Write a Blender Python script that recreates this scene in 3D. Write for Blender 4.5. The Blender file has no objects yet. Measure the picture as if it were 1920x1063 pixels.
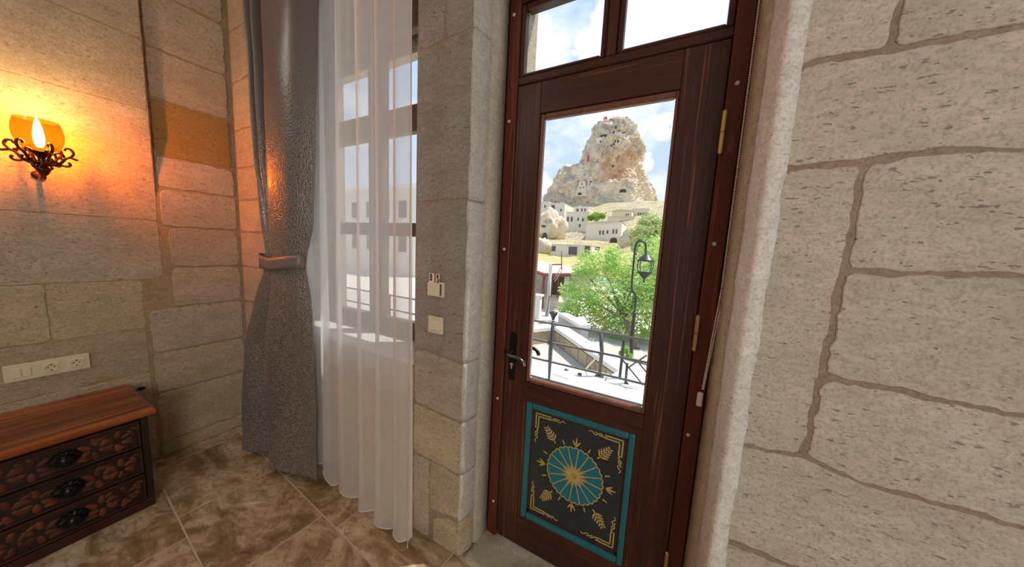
import bpy, bmesh, math, random
from mathutils import Vector, Matrix, noise, geometry
from mathutils.bvhtree import BVHTree
random.seed(11)
scene = bpy.context.scene
COL = scene.collection

# ------------------------------------------------------------------ camera
FPX, CX, CY = 557.8, 960.0, 531.5
YAW, PITCH, ROLL, CAMH = math.radians(27.634), math.radians(-6.8675), math.radians(2.899), 1.55
def cam_axes():
    f = Vector((-math.sin(YAW)*math.cos(PITCH), math.cos(YAW)*math.cos(PITCH), math.sin(PITCH)))
    r0 = Vector((math.cos(YAW), math.sin(YAW), 0)); u0 = r0.cross(f)
    r = math.cos(ROLL)*r0+math.sin(ROLL)*u0; u = -math.sin(ROLL)*r0+math.cos(ROLL)*u0
    return r, u, f
CR, CU, CF = cam_axes()
EYE = Vector((0, 0, CAMH))
cd = bpy.data.cameras.new('camera'); cam = bpy.data.objects.new('camera', cd); COL.objects.link(cam)
cd.sensor_fit = 'HORIZONTAL'; cd.sensor_width = 36.0; cd.lens = 36.0*FPX/1920.0
cd.clip_start = 0.02; cd.clip_end = 2000
cam.matrix_world = Matrix(((CR.x, CU.x, -CF.x, 0), (CR.y, CU.y, -CF.y, 0), (CR.z, CU.z, -CF.z, CAMH), (0, 0, 0, 1)))
scene.camera = cam
def ray(p): return ((p[0]-CX)/FPX)*CR-((p[1]-CY)/FPX)*CU+CF
def at_y(p, y): d = ray(p); return EYE+d*(y/d.y)
def at_x(p, x): d = ray(p); return EYE+d*(x/d.x)
def at_z(p, z): d = ray(p); return EYE+d*((z-CAMH)/d.z)

# ------------------------------------------------------------------ view, world, lights
vs = scene.view_settings
vs.view_transform = 'Standard'; vs.look = 'None'; vs.exposure = 0.0; vs.gamma = 1.0; vs.use_curve_mapping = False

class NT:
    def __init__(s, tree): s.t = tree; s.n = tree.nodes; s.l = tree.links
    def node(s, typ, **kw):
        n = s.n.new(typ)
        for k, v in kw.items():
            if k.startswith('i_'): n.inputs[k[2:].replace('_', ' ')].default_value = v
            else: setattr(n, k, v)
        return n
    def link(s, a, b): s.l.new(a, b)
    def math(s, op, a, b=None, clamp=False):
        n = s.n.new('ShaderNodeMath'); n.operation = op; n.use_clamp = clamp
        for i, v in enumerate((a, b)):
            if v is None: continue
            if isinstance(v, (int, float)): n.inputs[i].default_value = v
            else: s.l.new(v, n.inputs[i])
        return n.outputs[0]
    def ramp(s, fac, stops, interp='LINEAR'):
        n = s.n.new('ShaderNodeValToRGB'); n.color_ramp.interpolation = interp
        e = n.color_ramp.elements
        while len(e) < len(stops): e.new(0.5)
        for i, (p, c) in enumerate(stops):
            e[i].position = p; e[i].color = (c, c, c, 1) if isinstance(c, (int, float)) else (c[0], c[1], c[2], 1)
        s.l.new(fac, n.inputs[0]); return n.outputs[0]
    def mix(s, fac, a, b, mode='MIX'):
        n = s.n.new('ShaderNodeMix'); n.data_type = 'RGBA'; n.blend_type = mode
        for idx, v in ((0, fac), (6, a), (7, b)):
            if isinstance(v, (int, float)): n.inputs[idx].default_value = v
            elif isinstance(v, tuple): n.inputs[idx].default_value = (v[0], v[1], v[2], 1)
            else: s.l.new(v, n.inputs[idx])
        return n.outputs[2]

world = bpy.data.worlds.new('sky'); scene.world = world; world.use_nodes = True
w = NT(world.node_tree); w.n.clear()
tc = w.node('ShaderNodeTexCoord'); sep = w.node('ShaderNodeSeparateXYZ'); w.link(tc.outputs['Generated'], sep.inputs[0])
mp = w.node('ShaderNodeMapping'); mp.inputs['Location'].default_value = (3.1, 0.35, 1.2); mp.inputs['Scale'].default_value = (1, 1, 1.9)
w.link(tc.outputs['Generated'], mp.inputs[0])
n1 = w.node('ShaderNodeTexNoise', i_Scale=3.4, i_Detail=7.0, i_Roughness=0.55); w.link(mp.outputs[0], n1.inputs['Vector'])
cl_ = w.math('SUBTRACT', n1.outputs['Fac'], 0.125)
n2 = w.node('ShaderNodeTexNoise', i_Scale=24.0, i_Detail=6.0, i_Roughness=0.6); w.link(tc.outputs['Generated'], n2.inputs['Vector'])
for px_, rad in (((1270, 20), 11.0), ((1180, 20), 6.0), ((1112, 82), 3.2), ((1090, 75), 1.6), ((1235, 236), 2.6), ((1205, 240), 1.7), ((1208, 305), 1.8), ((1022, 345), 2.4)):   # cumulus patches
    dn = ray(px_).normalized(); vm = w.node('ShaderNodeVectorMath', operation='DOT_PRODUCT'); w.link(tc.outputs['Generated'], vm.inputs[0]); vm.inputs[1].default_value = dn
    mr = w.node('ShaderNodeMapRange'); w.link(vm.outputs['Value'], mr.inputs[0]); mr.inputs[1].default_value = math.cos(math.radians(rad*1.5)); mr.inputs[2].default_value = math.cos(math.radians(rad*.2)); mr.inputs[3].default_value = -0.25; mr.inputs[4].default_value = 0.72
    bl_ = w.math('ADD', mr.outputs[0], w.math('MULTIPLY', w.math('SUBTRACT', n2.outputs['Fac'], 0.5), 1.3))
    cl_ = w.math('MAXIMUM', cl_, bl_)
cloud = w.ramp(cl_, [(0.38, 0.0), (0.56, 1.0)])
blue = w.ramp(sep.outputs['Z'], [(0.0, (0.72, 0.81, 0.93)), (0.25, (0.56, 0.70, 0.90)), (0.7, (0.42, 0.60, 0.88))])
skyc = w.mix(cloud, blue, (1.06, 1.05, 1.04))
bg = w.node('ShaderNodeBackground'); bg.inputs['Strength'].default_value = 1.22; w.link(skyc, bg.inputs['Color'])
wo = w.node('ShaderNodeOutputWorld'); w.link(bg.outputs[0], wo.inputs[0])

def light(name, kind, loc, target, energy, color=(1, 1, 1), **kw):
    d = bpy.data.lights.new(name, kind); d.energy = energy; d.color = color
    for k, v in kw.items(): setattr(d, k, v)
    o = bpy.data.objects.new(name, d); COL.objects.link(o); o.location = loc
    o.rotation_euler = (Vector(target)-Vector(loc)).to_track_quat('-Z', 'Y').to_euler(); return o
SUN_DIR = Vector((0.45, 0.36, 1.12)).normalized()
light('sun', 'SUN', SUN_DIR*20, (0, 0, 0), 6.4, (1.0, 0.95, 0.86), angle=math.radians(1.0))
# added area light filling from the right behind the viewer, its source unseen
light('side_fill_light', 'AREA', (2.45, -1.9, 1.8), (-0.6, 0.9, 1.3), 94, (1.0, 0.965, 0.92), shape='RECTANGLE', size=1.5, size_y=1.9)
# added soft fill light under the ceiling; no lamp is built there
light('ceiling_fill_light', 'AREA', (-2.15, -1.0, 3.15), (-1.9, 0.2, 0), 11, (1.0, 0.93, 0.83), shape='DISK', size=0.7)

# ------------------------------------------------------------------ materials
MATS = {}
def newmat(name):
    m = bpy.data.materials.new(name); m.use_nodes = True; t = NT(m.node_tree)
    b = m.node_tree.nodes['Principled BSDF']; MATS[name] = m; return m, t, b
def coords(t, scale=(1, 1, 1), rnd=True):
    tc = t.node('ShaderNodeTexCoord'); mp = t.node('ShaderNodeMapping'); mp.inputs['Scale'].default_value = scale
    v = tc.outputs['Object']
    if rnd:
        oi = t.node('ShaderNodeObjectInfo'); k = t.math('MULTIPLY', oi.outputs['Random'], 37.0)
        a = t.node('ShaderNodeVectorMath', operation='ADD'); t.link(v, a.inputs[0])
        cb = t.node('ShaderNodeCombineXYZ'); t.link(k, cb.inputs[0]); t.link(k, cb.inputs[1]); t.link(k, cb.inputs[2]); t.link(cb.outputs[0], a.inputs[1]); v = a.outputs[0]
    t.link(v, mp.inputs[0]); return mp.outputs[0]
def noise_tex(t, vec, scale, detail=4, rough=0.55, dist=0.0):
    n = t.node('ShaderNodeTexNoise', i_Scale=scale, i_Detail=float(detail), i_Roughness=rough, i_Distortion=dist); t.link(vec, n.inputs['Vector']); return n.outputs['Fac']
def bump(t, b, h, strength=0.3, dist=0.01):
    n = t.node('ShaderNodeBump'); n.inputs['Strength'].default_value = strength; n.inputs['Distance'].default_value = dist
    t.link(h, n.inputs['Height']); t.link(n.outputs[0], b.inputs['Normal'])
def plain(name, col, rough=0.5, metal=0.0, spec=0.5, var=0.0, scale=8, bmp=0.0):
    m, t, b = newmat(name); b.inputs['Roughness'].default_value = rough; b.inputs['Metallic'].default_value = metal
    b.inputs['Specular IOR Level'].default_value = spec
    v = coords(t); n = noise_tex(t, v, scale, 5)
    if var > 0:
        c = t.mix(n, tuple(x*(1-var) for x in col), tuple(min(1, x*(1+var)) for x in col)); t.link(c, b.inputs['Base Color'])
    else: b.inputs['Base Color'].default_value = (*col, 1)
    if bmp > 0: bump(t, b, n, bmp)
    return m
def stone(name, lo, hi, speck=(0.10, 0.085, 0.07), speck_amt=0.55, stain=None, stain_lo=0.55, stretch=2.2, tone=0.16, chisel=0.12):
    m, t, b = newmat(name); b.inputs['Roughness'].default_value = 0.92; b.inputs['Specular IOR Level'].default_value = 0.15
    v = coords(t); vs_ = coords(t, (1, 1, stretch))
    big = noise_tex(t, vs_, 5.0, 4); fine = noise_tex(t, v, 130.0, 3, 0.6); mid = noise_tex(t, vs_, 34.0, 5, 0.6, 0.3)
    c = t.mix(t.ramp(big, [(0.3, 0.0), (0.7, 1.0)]), lo, hi)
    c = t.mix(t.ramp(mid, [(0.35, 0.0), (0.7, 1.0)]), t.mix(0.42, c, (lo[0]*.58, lo[1]*.58, lo[2]*.58)), c)
    c = t.mix(t.math('MULTIPLY', t.ramp(fine, [(0.34, 1.0), (0.52, 0.0)]), 0.5), c, tuple(x*.5 for x in lo))
    sp = noise_tex(t, coords(t, (1, 1, 2.6)), 42.0, 2, 0.5)
    c = t.mix(t.math('MULTIPLY', t.ramp(sp, [(0.655, 0.0), (0.70, 1.0)]), speck_amt), c, speck)
    if stain:
        st = noise_tex(t, coords(t, (1, 1, 3.2)), 9.0, 6, 0.65, 0.5)
        c = t.mix(t.math('MULTIPLY', t.ramp(st, [(stain_lo, 0.0), (stain_lo+0.12, 1.0)]), 0.75), c, stain)
    oi = t.node('ShaderNodeObjectInfo')
    k = t.math('ADD', t.math('MULTIPLY', oi.outputs['Random'], tone), 1.0-tone/2)
    cb = t.node('ShaderNodeCombineColor'); [t.link(k, cb.inputs[i]) for i in range(3)]
    c = t.mix(1.0, c, cb.outputs[0], 'MULTIPLY'); t.link(c, b.inputs['Base Color'])
    h = t.math('ADD', t.math('MULTIPLY', fine, 0.6), t.math('MULTIPLY', mid, 0.8))
    wv = t.node('ShaderNodeTexWave', i_Scale=30.0, i_Distortion=14.0, i_Detail=4.0); wv.bands_direction = 'X'; t.link(v, wv.inputs['Vector'])
    h = t.math('ADD', h, t.math('MULTIPLY', wv.outputs['Fac'], chisel))
    h = t.math('SUBTRACT', h, t.math('MULTIPLY', t.ramp(sp, [(0.67, 0.0), (0.72, 1.0)]), 1.2))
    bump(t, b, h, 0.5, 0.0035); return m
stone('tuff_pale', (0.54, 0.475, 0.405), (0.66, 0.59, 0.515), tone=0.08)
stone('tuff_grey', (0.31, 0.27, 0.23), (0.41, 0.365, 0.315), tone=0.08)
stone('tuff_yellow', (0.44, 0.36, 0.24), (0.58, 0.48, 0.33), stain=(0.40, 0.27, 0.12), stain_lo=0.66)
stone('tuff_left', (0.44, 0.37, 0.28), (0.56, 0.48, 0.38), stain=(0.42, 0.25, 0.08), stain_lo=0.68)
stone('tuff_streaked', (0.44, 0.36, 0.25), (0.56, 0.47, 0.34), stain=(0.40, 0.22, 0.05), stain_lo=0.54)
stone('tuff_ochre', (0.34, 0.215, 0.075), (0.40, 0.26, 0.10), speck=(0.12, 0.08, 0.03), tone=0.05)
stone('mortar', (0.33, 0.245, 0.19), (0.40, 0.305, 0.24), speck_amt=0.2, stretch=1, tone=0.0, chisel=0)
stone('mortar_ochre', (0.36, 0.27, 0.16), (0.44, 0.34, 0.22), speck_amt=0.2, stretch=1, tone=0.0, chisel=0)
stone('plaster_white', (0.76, 0.74, 0.70), (0.86, 0.84, 0.80), speck_amt=0.15, stretch=1, tone=0.04, chisel=0)
stone('plaster_cream', (0.50, 0.45, 0.35), (0.60, 0.55, 0.44), speck_amt=0.15, stretch=1, tone=0.04, chisel=0)
stone('reveal_skylit', (0.54, 0.51, 0.45), (0.66, 0.63, 0.57), speck_amt=0.3, stretch=1, tone=0.06, chisel=.2)  # reveal stones: sky light on them put into a paler colour
plain('ceiling_paint', (0.72, 0.68, 0.6), 0.9, var=0.05)

def travertine():
    m, t, b = newmat('travertine'); b.inputs['Roughness'].default_value = 0.38; b.inputs['Specular IOR Level'].default_value = 0.4
    v = coords(t, (1, 1.5, 1)); n = noise_tex(t, v, 3.2, 8, 0.66, 0.9); f = noise_tex(t, v, 22.0, 6, 0.65, 0.6)
    c = t.ramp(n, [(0.30, (0.14, 0.085, 0.036)), (0.44, (0.31, 0.215, 0.115)), (0.54, (0.53, 0.415, 0.275)), (0.66, (0.70, 0.61, 0.48))])
    c = t.mix(t.math('MULTIPLY', t.ramp(f, [(0.36, 1.0), (0.52, 0.0)]), 0.55), c, (0.17, 0.11, 0.055))
    c = t.mix(t.math('MULTIPLY', t.ramp(f, [(0.56, 0.0), (0.70, 1.0)]), 0.4), c, (0.62, 0.56, 0.46))
    t.link(c, b.inputs['Base Color']); bump(t, b, f, 0.15, 0.003)
travertine()
plain('grout', (0.56, 0.48, 0.36), 0.85, var=0.12, scale=40)

def wood(name, dark, lite, axis='Z', rough=0.35, fine=(0.5, 0.62), scale=1.0, thin=None, grain=30.0, along=.06):
    m, t, b = newmat(name); b.inputs['Roughness'].default_value = rough; b.inputs['Specular IOR Level'].default_value = 0.4
    sc = {'Z': (1, 1, along), 'X': (along, 1, 1), 'Y': (1, along, 1)}[axis]
    v = coords(t, tuple(x*scale for x in sc)); n = noise_tex(t, v, grain, 6 if grain < 50 else 2, 0.6, 1.2); g = noise_tex(t, v, 8.0, 3, 0.5, 1.5)
    c = t.mix(t.ramp(g, [(0.3, 0.0), (0.7, 1.0)]), dark, lite)
    if thin:
        c = t.mix(t.math('MULTIPLY', t.ramp(n, [(fine[0], 0.0), (fine[1], 1.0)]), 0.75), c, thin)
    c = t.mix(t.math('MULTIPLY', t.ramp(n, [(0.30, 1.0), (0.45, 0.0)]), 0.6), c, tuple(x*.4 for x in dark))
    t.link(c, b.inputs['Base Color']); bump(t, b, n, 0.25, 0.004)
wood('door_wood_v', (0.030, 0.008, 0.006), (0.066, 0.017, 0.010), 'Z', 0.42, (0.59, 0.66), thin=(0.17, 0.055, 0.022), grain=85, along=.012)
wood('door_wood_h', (0.034, 0.009, 0.0065), (0.066, 0.018, 0.010), 'X', 0.42, (0.60, 0.70), thin=(0.17, 0.06, 0.026))
wood('frame_wood', (0.085, 0.0145, 0.0075), (0.13, 0.03, 0.013), 'Z', 0.45, (0.58, 0.68), thin=(0.20, 0.07, 0.03))
wood('bead_wood', (0.13, 0.05, 0.033), (0.18, 0.075, 0.05), 'Z', 0.4)
wood('window_wood', (0.10, 0.062, 0.045), (0.14, 0.085, 0.06), 'Z', 0.5)
wood('chest_top', (0.05, 0.010, 0.004), (0.40, 0.11, 0.024), 'Y', 0.22, (0.50, 0.64), scale=.9, thin=(0.36, 0.12, 0.035))
wood('chest_side', (0.024, 0.008, 0.005), (0.07, 0.018, 0.008), 'Y', 0.35)
wood('chest_carve', (0.028, 0.008, 0.004), (0.19, 0.045, 0.013), 'X', 0.55)
plain('chest_dark', (0.014, 0.006, 0.005), 0.4, var=0.4, scale=20)
plain('black_iron', (0.012, 0.013, 0.014), 0.35, 0.6, var=0.3, scale=60, bmp=0.15)
plain('lever_steel', (0.10, 0.10, 0.11), 0.22, 0.8)
plain('black_gloss', (0.003, 0.004, 0.005), 0.25, 0.0, 0.25)
plain('brass', (0.62, 0.48, 0.22), 0.35, 0.9, var=0.15)
plain('silver', (0.62, 0.6, 0.56), 0.3, 0.9)
plain('screw_cap', (0.62, 0.56, 0.52), 0.4)
plain('cream_plastic', (0.70, 0.62, 0.44), 0.4)
plain('cream_plastic_rocker', (0.74, 0.67, 0.50), 0.35)
plain('dark_hole', (0.05, 0.045, 0.03), 0.8)
plain('white_plastic', (0.80, 0.80, 0.78), 0.35)
plain('bead_plastic', (0.86, 0.80, 0.84), 0.4)
plain('card_white', (0.80, 0.79, 0.77), 0.5)
plain('card_orange', (0.65, 0.14, 0.03), 0.5)
plain('card_navy', (0.06, 0.03, 0.07), 0.5)
plain('teal_paint', (0.012, 0.135, 0.165), 0.42, var=0.25, scale=14)
plain('teal_petal', (0.010, 0.155, 0.205), 0.45, var=0.2, scale=18)
plain('navy_paint', (0.020, 0.028, 0.032), 0.45, var=0.35, scale=9)
plain('gold_paint', (0.50, 0.36, 0.115), 0.5, var=0.2, scale=60)
plain('red_paint', (0.11, 0.012, 0.010), 0.5, var=0.3, scale=30)
plain('bronze', (0.105, 0.028, 0.022), 0.32, 0.75, var=0.4, scale=50, bmp=0.15)
def glass():
    m = bpy.data.materials.new('window_glass'); m.use_nodes = True; t = NT(m.node_tree); t.n.clear()
    tr = t.node('ShaderNodeBsdfTransparent'); tr.inputs[0].default_value = (0.97, 0.985, 0.98, 1)
    gl = t.node('ShaderNodeBsdfGlossy', i_Roughness=0.02)
    lw = t.node('ShaderNodeLayerWeight', i_Blend=0.5); mx = t.node('ShaderNodeMixShader')
    t.link(t.math('ADD', t.math('MULTIPLY', t.math('POWER', lw.outputs['Facing'], 5.0), 0.5), 0.018), mx.inputs[0]); t.link(tr.outputs[0], mx.inputs[1]); t.link(gl.outputs[0], mx.inputs[2])
    o = t.node('ShaderNodeOutputMaterial'); t.link(mx.outputs[0], o.inputs[0]); MATS['window_glass'] = m
glass()
def amber():
    m = bpy.data.materials.new('amber_glass'); m.use_nodes = True; t = NT(m.node_tree); t.n.clear()
    tr = t.node('ShaderNodeBsdfTransparent'); tr.inputs[0].default_value = (0.70, 0.25, 0.035, 1)
    tl = t.node('ShaderNodeBsdfTranslucent'); tl.inputs[0].default_value = (0.90, 0.13, 0.006, 1)
    gl = t.node('ShaderNodeBsdfGlossy', i_Roughness=0.1)
    a = t.node('ShaderNodeMixShader'); a.inputs[0].default_value = 0.025; t.link(tr.outputs[0], a.inputs[1]); t.link(tl.outputs[0], a.inputs[2])
    b = t.node('ShaderNodeMixShader'); b.inputs[0].default_value = 0.03; t.link(a.outputs[0], b.inputs[1]); t.link(gl.outputs[0], b.inputs[2])
    o = t.node('ShaderNodeOutputMaterial'); t.link(b.outputs[0], o.inputs[0]); MATS['amber_glass'] = m
amber()
def emit(name, col, s):
    m = bpy.data.materials.new(name); m.use_nodes = True; t = NT(m.node_tree); t.n.clear()
    e = t.node('ShaderNodeEmission'); e.inputs[0].default_value = (*col, 1); e.inputs[1].default_value = s
    o = t.node('ShaderNodeOutputMaterial'); t.link(e.outputs[0], o.inputs[0]); MATS[name] = m
emit('bulb_glow', (1.0, 0.53, 0.16), 950.0)
def sheer(name, transp, col=(0.97, 0.95, 0.94)):
    m = bpy.data.materials.new(name); m.use_nodes = True; t = NT(m.node_tree); t.n.clear()
    tr = t.node('ShaderNodeBsdfTransparent'); df = t.node('ShaderNodeBsdfDiffuse'); tl = t.node('ShaderNodeBsdfTranslucent')
    df.inputs[0].default_value = (*col, 1); tl.inputs[0].default_value = (*col, 1)
    a = t.node('ShaderNodeMixShader'); a.inputs[0].default_value = 0.58; t.link(df.outputs[0], a.inputs[1]); t.link(tl.outputs[0], a.inputs[2])
    b = t.node('ShaderNodeMixShader'); t.link(tr.outputs[0], b.inputs[1]); t.link(a.outputs[0], b.inputs[2])
    # thread density seen edge-on: thicker fabric at grazing angles
    lw = t.node('ShaderNodeLayerWeight', i_Blend=0.35)
    t.link(t.math('ADD', t.math('MULTIPLY', lw.outputs['Facing'], 0.30), 1.0-transp, True), b.inputs[0])
    o = t.node('ShaderNodeOutputMaterial'); t.link(b.outputs[0], o.inputs[0]); MATS[name] = m
sheer('sheer_cloth', 0.42); sheer('sheer_hem', 0.12)
def satin():
    m, t, b = newmat('satin_drape'); b.inputs['Sheen Weight'].default_value = 0.05
    tcn = t.node('ShaderNodeTexCoord'); uv = tcn.outputs['UV']; mp = t.node('ShaderNodeMapping'); mp.inputs['Scale'].default_value = (95, 185, 1); t.link(uv, mp.inputs[0])
    # interlaced meander jacquard
    br = t.node('ShaderNodeTexVoronoi', i_Scale=1.0, i_Randomness=0.9); br.feature = 'DISTANCE_TO_EDGE'; br.distance = 'EUCLIDEAN'; t.link(mp.outputs[0], br.inputs['Vector'])
    pat = t.ramp(br.outputs['Distance'], [(0.06, 1.0), (0.20, 0.0)])
    sp = t.node('ShaderNodeSeparateXYZ'); t.link(uv, sp.inputs[0])
    area = t.ramp(sp.outputs['Y'], [(0.50, 1.0), (0.86, 0.0)])
    pat = t.math('MULTIPLY', pat, area)
    fn = noise_tex(t, uv, 6.0, 3)
    c = t.mix(fn, (0.105, 0.089, 0.083), (0.15, 0.13, 0.122)); c = t.mix(t.math('MULTIPLY', pat, 0.7), c, (0.32, 0.285, 0.255)); t.link(c, b.inputs['Base Color'])
    t.link(t.ramp(pat, [(0, 0.36), (1, 0.26)]), b.inputs['Roughness']); b.inputs['Specular IOR Level'].default_value = 0.5; b.inputs['Metallic'].default_value = 0.3
    bump(t, b, pat, 0.35, 0.003)
satin()
plain('satin_tie', (0.165, 0.148, 0.14), 0.42, 0.1, var=0.08)
# exterior
plain('terrace_white', (0.80, 0.765, 0.70), 0.8, var=0.05, scale=3)
plain('railing_grey', (0.085, 0.082, 0.088), 0.5, 0.4)
plain('street_grey', (0.46, 0.42, 0.385), 0.9, var=0.12, scale=2)
plain('plaza_pave', (0.62, 0.56, 0.50), 0.9, var=0.1, scale=1.2)
plain('coping_white', (0.78, 0.74, 0.66), 0.85, var=0.08, scale=5)
stone('block_tan', (0.46, 0.36, 0.22), (0.60, 0.48, 0.32), tone=0.3)
stone('outer_stone', (0.42, 0.36, 0.27), (0.55, 0.48, 0.37))
plain('lamp_iron', (0.045, 0.048, 0.055), 0.4, 0.5)
plain('pole_concrete', (0.50, 0.47, 0.42), 0.9, var=0.1, scale=6)
plain('roof_pink', (0.62, 0.44, 0.37), 0.9, var=0.1, scale=2)
plain('trim_red', (0.22, 0.045, 0.035), 0.6, var=0.2)
plain('wall_shade_stone', (0.44, 0.41, 0.33), 0.9, var=0.3, scale=3)
plain('porch_blue', (0.40, 0.47, 0.47), 0.7)
plain('house_white', (0.72, 0.66, 0.58), 0.9, var=0.06, scale=0.4)
plain('house_cream', (0.68, 0.59, 0.47), 0.9, var=0.10, scale=0.3)
plain('house_roof', (0.60, 0.33, 0.21), 0.9, var=0.15, scale=0.5)
plain('house_flat_roof', (0.58, 0.49, 0.33), 0.95, var=0.2, scale=0.5)
plain('house_window', (0.10, 0.09, 0.09), 0.4)
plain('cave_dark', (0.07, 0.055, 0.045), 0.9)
plain('flag_red', (0.62, 0.03, 0.03), 0.7)
plain('white_flat', (0.85, 0.85, 0.85), 0.7)
plain('bark', (0.20, 0.135, 0.09), 0.9, var=0.3, scale=12, bmp=0.5)
plain('wire_dark', (0.10, 0.09, 0.09), 0.7)
def leafmat(name, a, b_, c_):
    m = bpy.data.materials.new(name); m.use_nodes = True; t = NT(m.node_tree); t.n.clear()
    n = t.node('ShaderNodeTexNoise', i_Scale=1.6, i_Detail=5.0); tcn = t.node('ShaderNodeTexCoord'); t.link(tcn.outputs['Object'], n.inputs['Vector'])
    col = t.ramp(n.outputs['Fac'], [(0.34, a), (0.52, b_), (0.70, c_)])
    df = t.node('ShaderNodeBsdfDiffuse'); tl = t.node('ShaderNodeBsdfTranslucent'); t.link(col, df.inputs[0]); t.link(col, tl.inputs[0])
    mx = t.node('ShaderNodeMixShader'); mx.inputs[0].default_value = 0.5; t.link(df.outputs[0], mx.inputs[1]); t.link(tl.outputs[0], mx.inputs[2])
    o = t.node('ShaderNodeOutputMaterial'); t.link(mx.outputs[0], o.inputs[0]); MATS[name] = m
leafmat('leaf_green', (0.30, 0.52, 0.14), (0.52, 0.70, 0.24), (0.78, 0.74, 0.34))
leafmat('leaf_pale', (0.34, 0.46, 0.18), (0.50, 0.58, 0.26), (0.64, 0.62, 0.34))
leafmat('leaf_bush', (0.25, 0.45, 0.08), (0.38, 0.56, 0.12), (0.5, 0.6, 0.2))
def rockmat():
    m, t, b = newmat('castle_rock'); b.inputs['Roughness'].default_value = 0.95; b.inputs['Specular IOR Level'].default_value = 0.1
    geo = t.node('ShaderNodeNewGeometry'); v = geo.outputs['Position']
    mp = t.node('ShaderNodeMapping'); mp.inputs['Scale'].default_value = (0.1, 0.1, 0.1); t.link(v, mp.inputs[0])
    a = noise_tex(t, mp.outputs[0], 0.9, 6, 0.65, 0.4); f = noise_tex(t, mp.outputs[0], 3.2, 6, 0.62)
    c = t.ramp(a, [(0.32, (0.40, 0.37, 0.32)), (0.44, (0.56, 0.49, 0.40)), (0.52, (0.74, 0.58, 0.43)), (0.62, (0.80, 0.68, 0.53)), (0.75, (0.62, 0.57, 0.50))])
    c = t.mix(t.math('MULTIPLY', t.ramp(f, [(0.34, 1.0), (0.46, 0.0)]), 0.6), c, (0.24, 0.21, 0.175))  # crevice shade put into the rock colour
    # orange patch on the lower right of the tower
    dv = t.node('ShaderNodeVectorMath', operation='DISTANCE'); t.link(v, dv.inputs[0]); c0 = at_y((1160, 322), 236); dv.inputs[1].default_value = c0
    k = t.math('ADD', t.math('MULTIPLY', dv.outputs['Value'], 1/26.0), t.math('MULTIPLY', t.math('SUBTRACT', a, 0.5), 2.2))
    c = t.mix(t.ramp(k, [(0.2, 0.62), (0.75, 0.0)]), c, (0.68, 0.33, 0.15))
    t.link(c, b.inputs['Base Color']); bump(t, b, f, 0.8, 1.2)
rockmat()
def hillmat():
    m, t, b = newmat('dry_hillside'); b.inputs['Roughness'].default_value = 0.95; b.inputs['Specular IOR Level'].default_value = 0.1
    geo = t.node('ShaderNodeNewGeometry'); mp = t.node('ShaderNodeMapping'); mp.inputs['Scale'].default_value = (0.1, 0.1, 0.3); t.link(geo.outputs['Position'], mp.inputs[0])
    a = noise_tex(t, mp.outputs[0], 2.2, 7, 0.7, 0.5)
    f = noise_tex(t, mp.outputs[0], 7.0, 6, 0.7)
    gr = t.ramp(a, [(0.32, (0.36, 0.30, 0.19)), (0.44, (0.48, 0.39, 0.22)), (0.52, (0.54, 0.42, 0.17)), (0.60, (0.34, 0.33, 0.13)), (0.72, (0.52, 0.45, 0.33))])
    rk_ = t.ramp(f, [(0.34, (0.24, 0.20, 0.16)), (0.46, (0.52, 0.44, 0.34)), (0.65, (0.68, 0.59, 0.47))])
    sn = t.node('ShaderNodeSeparateXYZ'); t.link(geo.outputs['Normal'], sn.inputs[0])
    steep = t.ramp(t.math('ADD', sn.outputs['Z'], t.math('MULTIPLY', t.math('SUBTRACT', f, 0.5), 0.35)), [(0.80, 1.0), (0.93, 0.0)])
    c = t.mix(steep, gr, rk_)
    t.link(c, b.inputs['Base Color']); bump(t, b, a, 0.8, 1.0)
hillmat()

# ------------------------------------------------------------------ builders
def meta(o, label=None, cat=None, group=None, kind=None):
    if label: o['label'] = label
    if cat: o['category'] = cat
    if group: o['group'] = group
    if kind: o['kind'] = kind
    return o
def thing(name, label, cat, loc, group=None, kind=None):
    o = bpy.data.objects.new(name, None); COL.objects.link(o); o.location = loc; o.empty_display_size = 0.1
    return meta(o, label, cat, group, kind)
WLOC = {}
def wloc(o):
    p = Vector((0, 0, 0))
    while o: p = p+o.location; o = o.parent
    return p
def obj(name, vf, m, parent=None, smooth=False, uv=None, shift=None):
    """world-space (verts, faces) -> one mesh object with its origin at the middle of its base"""
    verts, faces = vf
    xs = [v[0] for v in verts]; ys = [v[1] for v in verts]; zs = [v[2] for v in verts]
    c = Vector(((min(xs)+max(xs))/2, (min(ys)+max(ys))/2, min(zs)))
    me = bpy.data.meshes.new(name); me.from_pydata([Vector(v)-c for v in verts], [], faces); me.update()
    if smooth:
        for p in me.polygons: p.use_smooth = True
    if uv:
        l = me.uv_layers.new(name='UVMap')
        for p in me.polygons:
            for li in p.loop_indices: l.data[li].uv = uv[me.loops[li].vertex_index]
    if m: me.materials.append(MATS[m])
    o = bpy.data.objects.new(name, me); COL.objects.link(o)
    if parent: o.parent = parent; o.location = c-wloc(parent)
    else: o.location = c
    return o
def join(*parts):
    V, F_ = [], []
    for v, f in parts:
        k = len(V); V += [Vector(a) for a in v]; F_ += [[i+k for i in q] for q in f]
    return V, F_
def from_bm(bm):
    bm.verts.index_update(); v = [x.co.copy() for x in bm.verts]; f = [[a.index for a in q.verts] for q in bm.faces]; bm.free(); return v, f
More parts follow.
